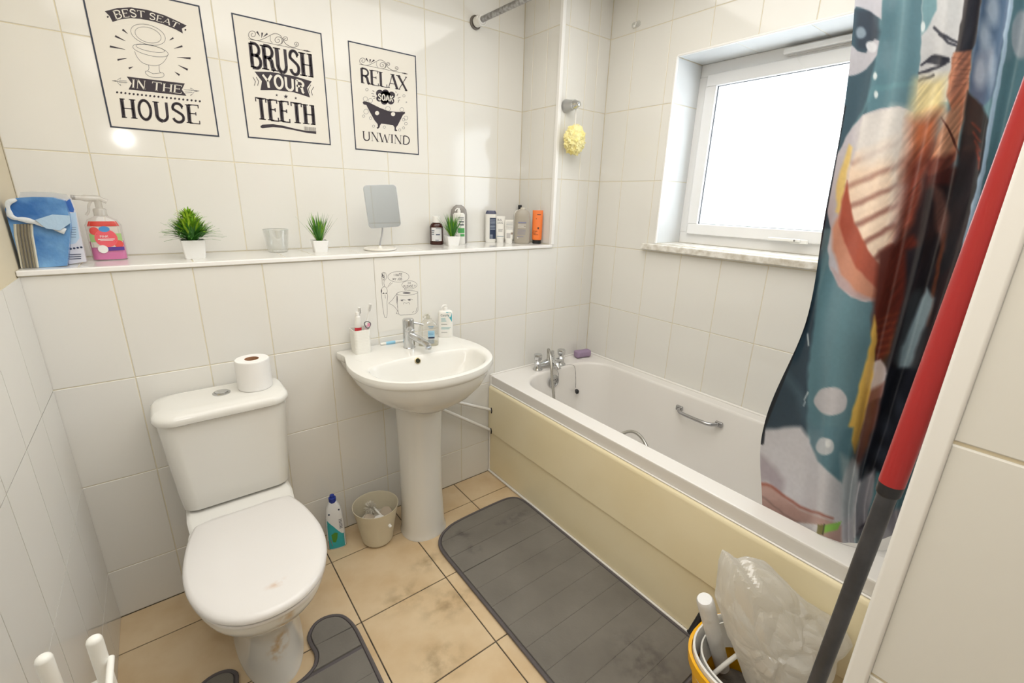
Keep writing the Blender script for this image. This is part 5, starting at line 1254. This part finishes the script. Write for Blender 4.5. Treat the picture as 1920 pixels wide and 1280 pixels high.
# right group
B = Bottle('shampoo_bottle', 'white bottle with navy cap and navy label, left of the toiletries group', 'bottle', 920, 454, 20.5, 401, .55, ST, [(0, .9, .9), (.03, 1, 1), (.97, 1, 1), (1, .98, .98)], WHP, 3, ymax=E_YMAX)
b = MB(); b.loft([sell(B.a * .98, B.b * .98, 3, B.h, 36), sell(B.a * .93, B.b * .95, 3, B.h + .008, 36), sell(B.a * .8, B.b * .8, 3, B.h + .0155, 36), sell(B.a * .74, B.b * .74, 3, B.h + .017, 36)]); b.build('cap', mat('navy_cap', '#474b63', .3), B.T)
B.patch('label', NAVY, -.2, .9, .12, .87); B.lines('small_print', mat('pale_print', '#9ba5b5', .5), [(-.1, .8, .8 - .05 * k, .02) for k in range(8)] + [(-.1, .35, .14 + .03 * k, .016) for k in range(5)])
def tube_bottle(name, label, u, v, wpx, vtop, z, m, capm, caph=.16, dr=.7, **kw):
    B = Bottle(name, label, 'tube', u, v, wpx, vtop, dr, z, [(0, .78, .95), (caph, .78, .95), (caph + .005, .9, 1.0), (caph + .03, .95, 1.0), (.5, .98, .72), (.9, 1.0, .16), (1.0, 1.0, .06)], m, 2.4, part='tube', **kw)
    b = MB(); b.loft([sell(B.a * .80, B.b * .97, 2.4, .0002, 32), sell(B.a * .84, B.b * 1.0, 2.4, .003, 32), sell(B.a * .84, B.b * 1.0, 2.4, caph * B.h, 32)]); b.build('cap', capm, B.T); return B
B = tube_bottle('cream_tube', 'white cream tube with dark lettering right of the navy-capped bottle', 938, 455, 17, 405, ST, WHP, PLA, ymax=E_YMAX)
B.txt('lettering', mat('charcoal_print', '#3a3c42', .5), 'BUL', -.72, .82, .085, ws=.85); B.txt('lettering', MC['charcoal_print'], 'DOG', -.72, .71, .085, ws=.8)
B.lines('small_print', GREYI, [(-.5, .5, .5, .015), (-.5, .4, .46, .012), (-.5, .4, .42, .012)]); B.patch('blue_stripe', mat('petrol_stripe', '#3f7288', .4), -.95, .95, .235, .255)
B = tube_bottle('cream_tube', 'short white tube with a printed square panel beside the grey bottle', 954, 456, 16, 412, ST, WHP, PLA, ymax=E_YMAX)
B.patch('print_panel', mat('pale_grey_label', '#b9b6b4', .5), -.6, .35, .22, .44); B.lines('small_print', GREYI, [(-.7, .8, .9 - .05 * k, .012) for k in range(7)]); B.patch('taupe_band', mat('taupe_print', '#9a8c80', .4), .4, .95, .38, .47)
B = Bottle('pump_bottle', 'white bottle with black pump standing behind the grey bottle', 'bottle', 966, 452, 19, 393, .6, ST, [(0, .93, .93), (.02, 1, 1), (.85, 1, 1), (.95, .8, .8), (1, .4, .5)], WHP, 2.4, ymax=E_YMAX, back=.05)
b = MB(); b.box((0, 0, B.h + .006), (.012, .012, .012), .002); b.box((.003, 0, B.h + .018), (.020, .012, .014), .002); b.build('black_pump', BLACK, B.T)
B = Bottle('conditioner_bottle', 'large grey bottle with rounded shoulders and lilac print', 'bottle', 978, 457, 29.5, 392, .6, ST, [(0, .86, .86), (.015, .93, .93), (.06, 1, 1), (.78, 1, 1), (.87, .93, .93), (.94, .76, .8), (.985, .5, .6), (1, .42, .5)], mat('warm_grey_plastic', '#a39c90', .3), 2.5, ymax=E_YMAX)
b = MB(); b.lathe([(.0115, 0), (.0115, .006), (.010, .008)], (0, 0, B.h), 24); b.build('cap', mat('beige_cap', '#c9c3b3', .4), B.T)
B.lines('lilac_print', mat('lilac_print', '#7e7f9a', .5), [(-.5, .5, .60, .035), (-.55, .45, .40, .012), (-.55, .45, .36, .012), (-.55, .45, .32, .012), (-.55, .4, .28, .012), (-.55, .2, .20, .02)]); B.lines('white_print', PLA, [(-.55, .45, .55, .01), (-.55, .2, .51, .01), (-.55, .45, .47, .01), (-.6, -.45, .16, .02)])
B = tube_bottle('hair_tube', 'orange tube with black cap at the right end of the ledge', 1006, 457, 19, 394, ST, mat('orange_tube', '#ea7a38', .3), BLACK, .115, turn=radians(-4))
INKD = mat('dark_tube_print', '#3a241c', .5); B.lines('small_print', INKD, [(-.1, .6, .86, .02), (-.3, -.15, .74, .02), (.1, .4, .44, .06)]); B.txt('lettering', INKD, 'dream', -.75, .36, .05, ws=.75); B.txt('lettering', INKD, 'lengths', -.85, .31, .045, ws=.65); B.lines('tiny_print', INKD, [(-.7, .3, .27, .012)])

# ------------------------------------------------------------------ things on the basin
ZB = BZ - .001
c, rz = place(678, 664, .058, ZB); k = fdist(c) / FPX; h_ = at(678, 615, 'y', c.y).z - ZB
T = thing('toothbrush_cup', 'white ribbed tumbler holding brushes on the basin corner', 'cup', (c.x, c.y, ZB))
wt, wb_ = 31 * k, 29 * k
b = MB(); Ls = [rrect(wb_ * .98, wb_ * .98, .010, 0, 6), rrect(wb_, wb_, .012, .003, 6)]
for i in range(12):
    z = h_ * (.10 + .72 * i / 11); w_ = wb_ + (wt - wb_) * z / h_
    for dz, f in ((0, 1), (.0012, 1.012), (.0032, 1.012), (.0044, 1)): Ls.append(rrect(w_ * f, w_ * f, .012, z + dz, 6))
Ls += [rrect(wt, wt, .012, h_ * .9, 6), rrect(wt, wt, .012, h_, 6), rrect(wt - .005, wt - .005, .010, h_, 6), rrect(wb_ - .006, wb_ - .006, .010, .006, 6)]
b.loft(Ls); b.build('tumbler', mat('cup_plastic', (.80, .79, .74), .35), T)
cc = Vector((c.x, c.y, ZB))
def stick(name, label, cat, p0, p1, fn):
    T = thing(name, label, cat, tuple(p0)); fn(T, Vector(p0), Vector(p1)); return T
def px_at(u, v): return at(u, v, 'y', c.y)
# toothpaste tube
p0 = cc + Vector((-.008, .0, .012)); p1 = px_at(671, 592); p1.y += .004
T = thing('toothpaste_tube', 'white, red and green toothpaste tube standing in the cup', 'toothpaste', tuple(p0)); ax = (p1 - p0).normalized(); rot = Vector((0, 0, 1)).rotation_difference(ax).to_matrix().to_4x4(); Ln = (p1 - p0).length
b = MB(); b.loft([sell(.013, .0015, 2.2, 0, 24), sell(.013, .006, 2.2, Ln * .4, 24), sell(.0125, .010, 2.2, Ln * .75, 24), sell(.010, .010, 2.2, Ln * .97, 24), sell(.006, .006, 2, Ln, 24)]); b.xf(rot); b.build('tube', WHP, T)
b = MB(); b.loft([sell(.0134, .0078, 2.2, Ln * .55, 24), sell(.0133, .0092, 2.2, Ln * .66, 24)], False, False); b.xf(rot); b.build('red_band', mat('red_print', '#d2404a', .35), T)
b = MB(); b.loft([sell(.0134, .0070, 2.2, Ln * .48, 24), sell(.0133, .0080, 2.2, Ln * .55, 24)], False, False); b.xf(rot); b.build('green_band', mat('green_print2', '#4fae8c', .35), T)
b = MB(); b.lathe([(.0075, 0), (.007, .014), (.005, .015)], (0, 0, Ln), 20); b.xf(rot); b.build('cap', PLA, T)
def brush(name, label, p0, p1, m, grip, headm=None):
    T = thing(name, label, 'toothbrush', tuple(p0)); d = Vector(p1) - Vector(p0); L_ = d.length
    rot = Vector((0, 0, 1)).rotation_difference(d.normalized()).to_matrix().to_4x4()
    b = MB(); b.loft([sell(a, e, 2.1, z * L_, 14) for z, a, e in ((0, .0035, .003), (.02, .006, .0045), (.3, .0065, .005), (.5, .0045, .004), (.72, .0032, .003), (.84, .0032, .0028), (.86, .006, .003), (.99, .006, .003), (1, .004, .002))]); b.xf(rot); b.build('handle', m, T)
    b = MB(); b.loft([sell(.0068, .0054, 2.1, z * L_, 14) for z in (.12, .32)], True, True); b.xf(rot); b.build('grip', grip, T)
    b = MB()
    for i in range(3):
        for q in range(7): b.lathe([(.0015, 0), (.0013, .010)], (-.0035 + .0035 * i, -.003, L_ * (.865 + .02 * q)), 5, axis='y')
    b.xf(rot); stuff(b.build('bristles', PLA, T)); return T
p = px_at(696, 570); brush('toothbrush', 'white toothbrush with pink grip leaning right in the cup', cc + Vector((.004, .004, .010)), p + Vector((0, .01, 0)), PLA, mat('pink_grip', '#d99ab4', .4))
p = px_at(676, 577); brush('toothbrush', 'white toothbrush standing upright behind the toothpaste tube', cc + Vector((.002, .010, .010)), p + Vector((0, .016, 0)), WHP, mat('clear_grip', '#dcdcd8', .4))
T = thing('razor', 'disposable razor with pink and grey frame resting in the cup', 'razor', tuple(cc + Vector((.008, -.008, .01))))
b = MB(); a_ = cc + Vector((.006, -.012, .02)); R1 = px_at(684, 608); R1.y = c.y - .018; b.tube([a_, R1], .0035, 10); b.build('handle', mat('pale_pink', '#d8b4c0', .35), T, True)
b = MB(); ctr = px_at(685, 607); ctr.y = c.y - .02; lp_ = [ctr + Vector((x, 0, z)) for x, z in ((-.012, .008), (-.004, .014), (.006, .012), (.014, .004), (.008, -.010), (-.004, -.010), (-.012, .008))]
b.tube(cr(lp_, 4), .0017, 8, False); b.build('frame', mat('dark_razor', '#4a4a52', .35), T, True)
b = MB(); b.box(ctr + Vector((.006, 0, 0)), (.010, .003, .014), .001); b.build('blade_guard', mat('pink_guard', '#d98da6', .35), T, True)
# hand soap bottle
B = Bottle('hand_soap_bottle', 'clear hand soap bottle with pale blue label beside the tap', 'bottle', 804, 650, 37, 597, .55, ZB, [(0, .88, .88), (.02, .97, .97), (.1, 1, 1), (.62, .97, .97), (.8, .84, .84), (.93, .5, .6), (.97, .36, .45), (1, .36, .45)], thin('cloudy_plastic', '#dedcd0', .28, .08, .09), 2.7)
b = MB(); b.loft([sell(B.a * .93, B.b * .9, 2.7, z, 36) for z in (.003, .1 * B.h, .15 * B.h)]); b.build('soap_liquid', thin('soap_liquid', '#d8d2b4', .5, .2, .05), B.T)
pump_head(B.T, B.h, .0085, thin('clear_pump', '#dedccf', .6, .1, .08), .018, .012)
B.patch('label', mat('sky_label', '#9fc6dc', .4), -.05, .62, .36, .60); B.patch('dark_band', NAVY, -.02, .6, .31, .37, .0008); B.lines('small_print', mat('blue_print', '#5a8fb5', .5), [(0, .6, .74, .02), (.1, .5, .69, .015), (.0, .55, .50, .02), (.05, .5, .45, .02)], .001)
B.lines('barcode', mat('barcode_ink', '#7f93a8', .5), [(0 + .1 * i, .05 + .1 * i, .12, .16) for i in range(6)])
# lotion bottle
B = Bottle('lotion_bottle', 'white lotion pump bottle with turquoise label corner on the basin', 'bottle', 836, 633, 27, 581, .55, ZB, [(0, .9, .9), (.015, .97, .97), (.05, 1, 1), (.9, 1, 1), (.97, .86, .86), (1, .62, .62)], WHP, 3.6)
pump_head(B.T, B.h, .0095, PLA, .016, .016)
b = MB(); W_ = B.W(.0006); poly(b, [(.05, .96), (.38, .955), (.72, .955), (.86, .90), (.86, .58), (.62, .70), (.35, .83)], W_); b.build('turquoise_corner', mat('turquoise', '#3fa6b4', .4), B.T, fix=False)
B.txt('lettering', mat('slate_print', '#5b6b73', .5), 'CeraVe', -.66, .80, .085, ws=.82); B.lines('small_print', mat('turq_print', '#7fb9c0', .5), [(-.6, 0, .72, .02), (-.6, 0, .67, .02), (-.6, .1, .62, .02), (-.6, .7, .37, .018), (-.6, .5, .33, .018)]); B.lines('dark_print', MC['charcoal_print'], [(-.6, .2, .50, .012), (-.6, .2, .20, .012)])
# toothbrush lying at the back
p0, p1 = at(713, 645, 'z', ZB + .007), at(772, 632, 'z', ZB + .007); p0.y = -.022; p1.y = -.030; p1.x = at(775, 632, 'y', -.03).x
T = brush('toothbrush', 'white toothbrush with pale blue end lying behind the tap', p0, p1 + (p1 - p0) * .35, WHP, mat('sky_grip', '#8fc3dd', .4))

# ------------------------------------------------------------------ floor things
B = Bottle('cleaner_bottle', 'white and teal toilet cleaner bottle with blue cap on the floor', 'bottle', 633, 1029, 33, 935, .55, 0, [(0, .88, .9), (.03, 1, 1), (.55, .95, 1), (.75, .86, .95), (.88, .74, .85), (.96, .5, .65), (1, .42, .55)], mat('white_bottle2', (.74, .76, .78), .3), 3)
b = MB(); b.lathe([(.0135, -.004), (.0145, .0), (.0145, .016), (.010, .018), (.009, .028), (.001, .030)], (0, 0, B.h), 24); b.build('cap', mat('cobalt_cap', '#1f3590', .3), B.T)
TEA = mat('teal_label', '#2fa3ac', .35); b = MB(); W_ = B.W(.0006)
P = [(-.97, .68), (-.6, .60), (-.2, .52), (.2, .42), (.6, .33), (.97, .30), (.97, .03), (-.97, .03)]
g_ = []
for i in range(13):
    x = -.97 + 1.94 * i / 12; ty = next((P[j][1] + (P[j + 1][1] - P[j][1]) * (x - P[j][0]) / (P[j + 1][0] - P[j][0]) for j in range(5) if P[j][0] <= x <= P[j + 1][0] + 1e-6), .3); g_.append([W_(Vector((x, .03 + (ty - .03) * q / 5))) for q in range(6)])
b.loft(g_, False, False, True, False); b.build('teal_wrap', TEA, B.T, fix=False)
b = MB(); poly(b, [(-.5, .34), (-.1, .38), (.2, .36), (.1, .24), (-.1, .16), (-.4, .18)], B.W(.001)); b.build('green_leaf_print', mat('leaf_print', '#4a8a2f', .4), B.T, fix=False)
b = MB(); poly(b, [(-.9, .20), (-.6, .24), (-.45, .10), (-.85, .05)], B.W(.001)); b.build('fruit_print', mat('fruit_print', '#b5512f', .4), B.T, fix=False)
B.lines('small_print', NAVY, [(.45, .8, .62 - .03 * k, .012) for k in range(7)] + [(-.7, -.5, .76, .03), (.6, .8, .82, .03)])
# waste bin with brush
NX, NY = .503, -.152
T = thing('waste_bin', 'small cream plastic bin on the floor beside the pedestal', 'bin', (NX, NY, 0))
b = MB(); hb = .178
def tilt(r, z, k=0): return [Vector((r * cos(2 * pi * i / 48), r * sin(2 * pi * i / 48), z)) for i in range(48)]
b.loft([tilt(.001, .001), tilt(.052, 0), tilt(.056, .002), tilt(.058, .01), tilt(.094, hb - .002), tilt(.0945, hb), tilt(.0925, hb), tilt(.0905, hb - .004), tilt(.064, .012), tilt(.001, .010)], False, False); b.build('bin_body', mat('cream_bin', '#d3cbb5', .4, bump=(30, .1, .001)), T)
T = thing('washing_up_brush', 'white bristly round brush with its handle poking over the bin rim', 'brush', (NX - .005, NY + .0, .11))
h0 = Vector((NX - .002, NY + .016, .150)); h1 = at(733, 988, 'y', NY - .085)
b = MB(); b.tube(cr([h0, (h0 + h1) / 2 + Vector((0, 0, .004)), h1], 5), [.0045] * 3 + [.004] * 3 + [.0055] * 2 + [.0065] * 3, 12); b.build('handle', PLA, T, True)
b = MB(); rnd = random.Random(4)
for i in range(170):
    d = Vector((rnd.gauss(0, 1), rnd.gauss(0, 1), rnd.gauss(0, 1))).normalized(); o_ = h0 + Vector((-.012, .010, 0)); b.tube([o_ + d * .006, o_ + d * rnd.uniform(.022, .030)], .0011, 4)
stuff(b.build('bristles', mat('bristle', '#d7d2c6', .7), T, True))
for i, (x, y, lab) in enumerate(((-.034, -.006, 'crumpled beige cotton pad on the left inside the bin'), (.038, -.002, 'crumpled beige cotton pad on the right inside the bin'))):
    b = MB(); b.lathe([(.001, .006), (.018, .007), (.026, .003), (.027, 0), (.026, -.003), (.018, -.006), (.001, -.005)], (0, 0, 0), 24); b.xf(Matrix.Rotation(radians(24 - 50 * i), 4, 'Y') @ Matrix.Rotation(radians(30), 4, 'X'))
    o = b.build('cotton_pad', mat('beige_pad', '#b5a897', .9)); o.location = (NX + x, NY + y - .01, .125); tag(o, lab, 'pad')
b = MB(); b.lathe([(.02, -.02), (.026, -.006), (.026, .006), (.018, .010), (.001, .011)], (0, 0, 0), 24); o = b.build('plastic_disc', PLA); o.location = (NX - .002, NY - .045, .122); o.rotation_euler = (radians(25), 0, 0); tag(o, 'small white plastic disc inside the bin beneath the brush', 'disc')
b = MB(); b.lathe([(.04, 0), (.045, .03), (.058, .07), (.062, .095), (.04, .105), (.001, .10)], (0, 0, 0), 20); o = b.build('tissue_clump', mat('tissue2', '#cfc9bd', .95, bump=(60, 1, .01))); o.location = (NX, NY, .012); tag(o, 'pale crumpled tissue filling the bottom of the bin', 'tissue')

# mop bucket with contents
UX, UY, UH = 1.015, -1.487, .265
T = thing('mop_bucket', 'yellow mop bucket with wire handle standing against the bath panel', 'bucket', (UX, UY, 0))
YEL = mat('bucket_yellow', '#f0b411', .35)
def ob(a, e, z, ex=2.5, n=48): return sell(a, e, ex, z, n)
b = MB(); b.loft([ob(.105, .11, .001), ob(.108, .113, .006), ob(.135, .15, UH - .04), ob(.137, .153, UH - .035), ob(.143, .160, UH - .032), ob(.146, .163, UH), ob(.138, .155, UH), ob(.132, .147, UH - .04), ob(.105, .11, .01)], True, True); b.build('bucket_body', YEL, T)
b = MB(); b.loft([ob(.134, .151, UH - .05), ob(.136, .153, UH + .012), ob(.131, .148, UH + .014), ob(.128, .145, UH + .004), ob(.120, .136, UH - .06)], False, False); b.build('wringer_rim', mat('bucket_white', (.80, .79, .76), .35), T)
b = MB(); b.loft([ob(.114, .129, UH - .05), ob(.118, .133, UH + .004), ob(.114, .129, UH + .006), ob(.110, .125, UH - .02), ob(.100, .112, UH - .07)], False, False); b.build('wringer_basket', MC['bucket_white'], T)
g0 = at(1296, 1186, 'x', 1.10); g1 = at(1318, 1150, 'x', 1.14)
b = MB(); b.tube([g0, g1], .0115, 16); b.tube([g0 - (g1 - g0).normalized() * .0, g0 - (g1 - g0).normalized() * .004], .0135, 16); b.build('handle_grip', BLACK, T, True)
b = MB(); b.tube(cr([g0, g0 + Vector((-.02, -.03, -.05)), Vector((UX - .10, UY + .10, UH - .06)), Vector((UX - .146, UY, UH - .02))], 6), .0016, 7); b.tube(cr([g1, g1 + Vector((.0, -.06, .02)), Vector((1.17, UY - .05, UH + .03)), Vector((UX + .147, UY - .06, UH - .01))], 6), .0016, 7); stuff(b.build('wire_handle', HS, T, True))
b = MB(); b.loft([ob(.09, .10, 0), ob(.10, .115, .10), ob(.03, .03, .12)]); o = b.build('floor_cloth', mat('dark_cloth', '#5d5852', .95, vary='#8c8276', var_scale=12, bump=(50, 1, .01))); o.location = (UX, UY, .014); tag(o, 'dark folded cloth at the bottom of the yellow bucket', 'cloth')
# white roll-like bottle
w0 = at(1345, 1215, 'y', UY + .10); w1 = at(1321, 1122, 'y', UY + .13)
T = thing('rolled_bag_bundle', 'white rolled plastic bag bundle leaning out of the bucket', 'roll', tuple(w0)); 
b = MB(); d = (w1 - w0); b.tube([w0 + d * t for t in (-.4, 0, .3, .6, .9, .97, 1)], [.020, .021, .0215, .022, .0225, .0215, .018], 22)
b.build('roll', mat('white_roll', (.78, .78, .78), .35, bump=(26, .9, .006)), T, True)
# clear scoop and brush handle inside
b = MB(); b.loft([sell(.014, .008, 2.2, z, 20) for z in (0, .02, .05)] + [sell(.017, .010, 2.2, .07, 20), sell(.010, .006, 2.2, .088, 20)]); T = thing('grey_scrubber', 'grey plastic scrubber handle at the front inside the bucket', 'scrubber', (.955, -1.545, .185)); o = b.build('handle', mat('grey_clear', '#a9a59c', .25), T); T.rotation_euler = (radians(-20), radians(14), 0)
b = MB(); b.tube(cr([(.93, -1.40, .10), (.935, -1.41, .20), (.95, -1.43, .26), (.985, -1.45, .30)], 5), .006, 10); tag(b.build('white_cable_tube', PLA), 'thin white tube curving up inside the left of the bucket', 'tube')
# crumpled bag: a puffed, creased film
BC = Vector((UX + .02, UY - .005, .36))
bu = 960 + FPX * (BC - CP).dot(CR) / (BC - CP).dot(CF); bv = 640 - FPX * (BC - CP).dot(CU) / (BC - CP).dot(CF)
SIL = [(1352, 1022), (1366, 1030), (1380, 1042), (1400, 1034), (1438, 1052), (1482, 1092), (1520, 1125), (1552, 1146), (1582, 1160), (1592, 1190), (1578, 1225), (1556, 1262), (1520, 1300), (1450, 1318), (1400, 1290), (1384, 1245), (1366, 1200), (1352, 1160), (1340, 1120), (1340, 1080), (1344, 1045)]
def silr(th):
    c_, s_q = cos(th), -sin(th); best = 30
    for i in range(len(SIL)):
        x0, y0 = SIL[i][0] - bu, SIL[i][1] - bv; x1, y1 = SIL[(i + 1) % len(SIL)][0] - bu, SIL[(i + 1) % len(SIL)][1] - bv
        den = c_ * (y1 - y0) - s_q * (x1 - x0)
        if abs(den) < 1e-9: continue
        t = (x0 * (y1 - y0) - y0 * (x1 - x0)) / den; u_ = (x0 * s_q - y0 * c_) / den
        if t > 0 and -1e-6 <= u_ <= 1 + 1e-6: best = max(best, t)
    return best
kk = (BC - CP).dot(CF) / FPX
b = MB(); bm = bmesh.new(); bmesh.ops.create_icosphere(bm, subdivisions=6, radius=1)
for v in bm.verts:
    n_ = v.co.normalized(); th = atan2(n_.y, n_.x); rho = math.hypot(n_.x, n_.y); R_ = silr(th) * kk
    f1 = noise.voronoi(n_ * 1.7 + Vector((3, 7, 1)))[0]; f2 = noise.voronoi(n_ * 3.9 + Vector((1, 2, 9)))[0]
    cr_ = (f1[1] - f1[0]) * .5 + (f2[1] - f2[0]) * .12
    q = 1 - .16 * (1 - min(1, cr_ * 2)) * (1 - .6 * rho ** 4)
    dep = .105 * n_.z * (.75 + .7 * cr_)
    v.co = BC + (CR * cos(th) + CU * sin(th)) * R_ * rho * q - CF * dep
for v in bm.verts:
    if v.co.z < UH + .03:
        k = max(0, min(1, (UH + .03 - v.co.z) / .05)); dx, dy = v.co.x - UX, v.co.y - UY; rr = math.hypot(dx / .106, dy / .120)
        if rr > 1: f_ = 1 + (1 / rr - 1) * k; v.co.x = UX + dx * f_; v.co.y = UY + dy * f_
    v.co.x = min(v.co.x, 1.178); v.co.y = max(v.co.y, YE + .012); v.co.z = max(v.co.z, .14)
bm.verts.index_update(); b.add([v.co for v in bm.verts], [[v.index for v in f.verts] for f in bm.faces], False); bm.free()
T = thing('plastic_bag', 'crumpled translucent white plastic bag bulging out of the yellow bucket', 'bag', tuple(BC)); b.build('film', thin('bag_film', '#f2efe8', .66, .16, .10), T, True, auto=False)
# telescopic pole
a_ = CP + ray(1531, 1280) * .74; c_ = CP + ray(1672, 905) * .60; d = (c_ - a_)
def onp(t): return a_ + d * t
z0t = -a_.z / d.z
T = thing('mop_pole', 'red and dark grey telescopic mop pole leaning against the wall end', 'pole', tuple(onp(z0t)))
b = MB(); b.tube([onp(z0t) + Vector((0, 0, .012)), onp(.985)], .0112, 24); b.build('lower_tube', mat('charcoal_tube', '#3a3a3e', .35, vary='#46464a', var_scale=30), T, True)
b = MB(); b.tube([onp(1.0), onp(2.6)], .0142, 28); b.build('upper_tube', mat('red_tube', '#a92a2a', .32), T, True)
b = MB(); b.tube([onp(.955), onp(.962), onp(1.0), onp(1.004)], [.0125, .0138, .0142, .0140], 28); b.build('locking_collar', mat('black_collar', '#26262a', .4), T, True)
b = MB(); b.tube([onp(z0t) + Vector((0, 0, .001)), onp(z0t) + Vector((0, 0, .03))], .0135, 20); b.build('end_cap', BLACK, T, True)
# airer posts by the left wall
T = thing('drying_rack', 'white metal rack with two round-ended uprights beside the left wall', 'rack', (-.27, -.97, 0))
q1, q2 = at(175, 1196, 'z', .75), at(80, 1231, 'z', .76)
for q in (q1, q2):
    b = MB(); b.tube([(q.x, q.y, .005), (q.x, q.y, q.z - .006), (q.x, q.y, q.z - .001), (q.x, q.y, q.z + .003)], [.0105, .0105, .009, .004], 18); b.build('upright', mat('white_enamel', (.80, .79, .74), .3), T, True)
for z in (.12, .40, .66):
    b = MB(); b.tube([(q1.x, q1.y, z), (q2.x, q2.y, z)], .008, 12); b.build('crossbar', MC['white_enamel'], T, True)
for q, dy in ((q1, -.5),):
    b = MB(); b.tube([(q.x + .012, q.y, .70), (q.x + .012, q.y + dy, .70)], .005, 10); b.build('side_rail', MC['white_enamel'], T, True)
    b = MB(); b.tube([(q.x + .012, q.y + dy, .004), (q.x + .012, q.y + dy, .71)], .0115, 16); b.build('upright', MC['white_enamel'], T, True)

# ------------------------------------------------------------------ dirt and wear
for c_, r_ in (((.60, -.62, 0), (.17, .10, .05)), ((.47, -.50, 0), (.14, .08, .05)), ((.62, -.40, 0), (.10, .06, .05)), ((.45, -.80, 0), (.12, .10, .05))): stain(FLOORT, c_, r_, '#8d7a5c', .6, 22)
PANC = CER.copy(); PANC.name = 'stained_pan_ceramic'
for o in bpy.data.objects:
    if o.name.startswith('pan') and o.parent == TO: o.data.materials[0] = PANC
pan_o = next(o for o in bpy.data.objects if o.name.startswith('pan') and o.parent == TO)
for u_, v_, rr_ in ((538, 1165, (.03, .05, .06)), (528, 1200, (.03, .05, .06)), (515, 1225, (.025, .05, .04))):
    hp_, _n = hit(pan_o, u_, v_)
    if hp_ is not None: stain(PANC, tuple(hp_), rr_, '#c0964a', .85, 38)
stain(MC['toilet_lid_plastic'], tuple(at(525, 1092, 'z', .432)), (.045, .016, .02), '#c9a98c', .8, 30)
for c_, r_ in (((.80, -.46, .01), (.04, .05, .05)), ((1.05, -.40, .01), (.14, .04, .05)), ((.98, -1.20, .01), (.12, .16, .05)), ((.80, -.36, .01), (.06, .05, .05)), ((.1, -.5, .01), (.08, .06, .05))): stain(MG, c_, r_, '#4f4b47', .8, 30)
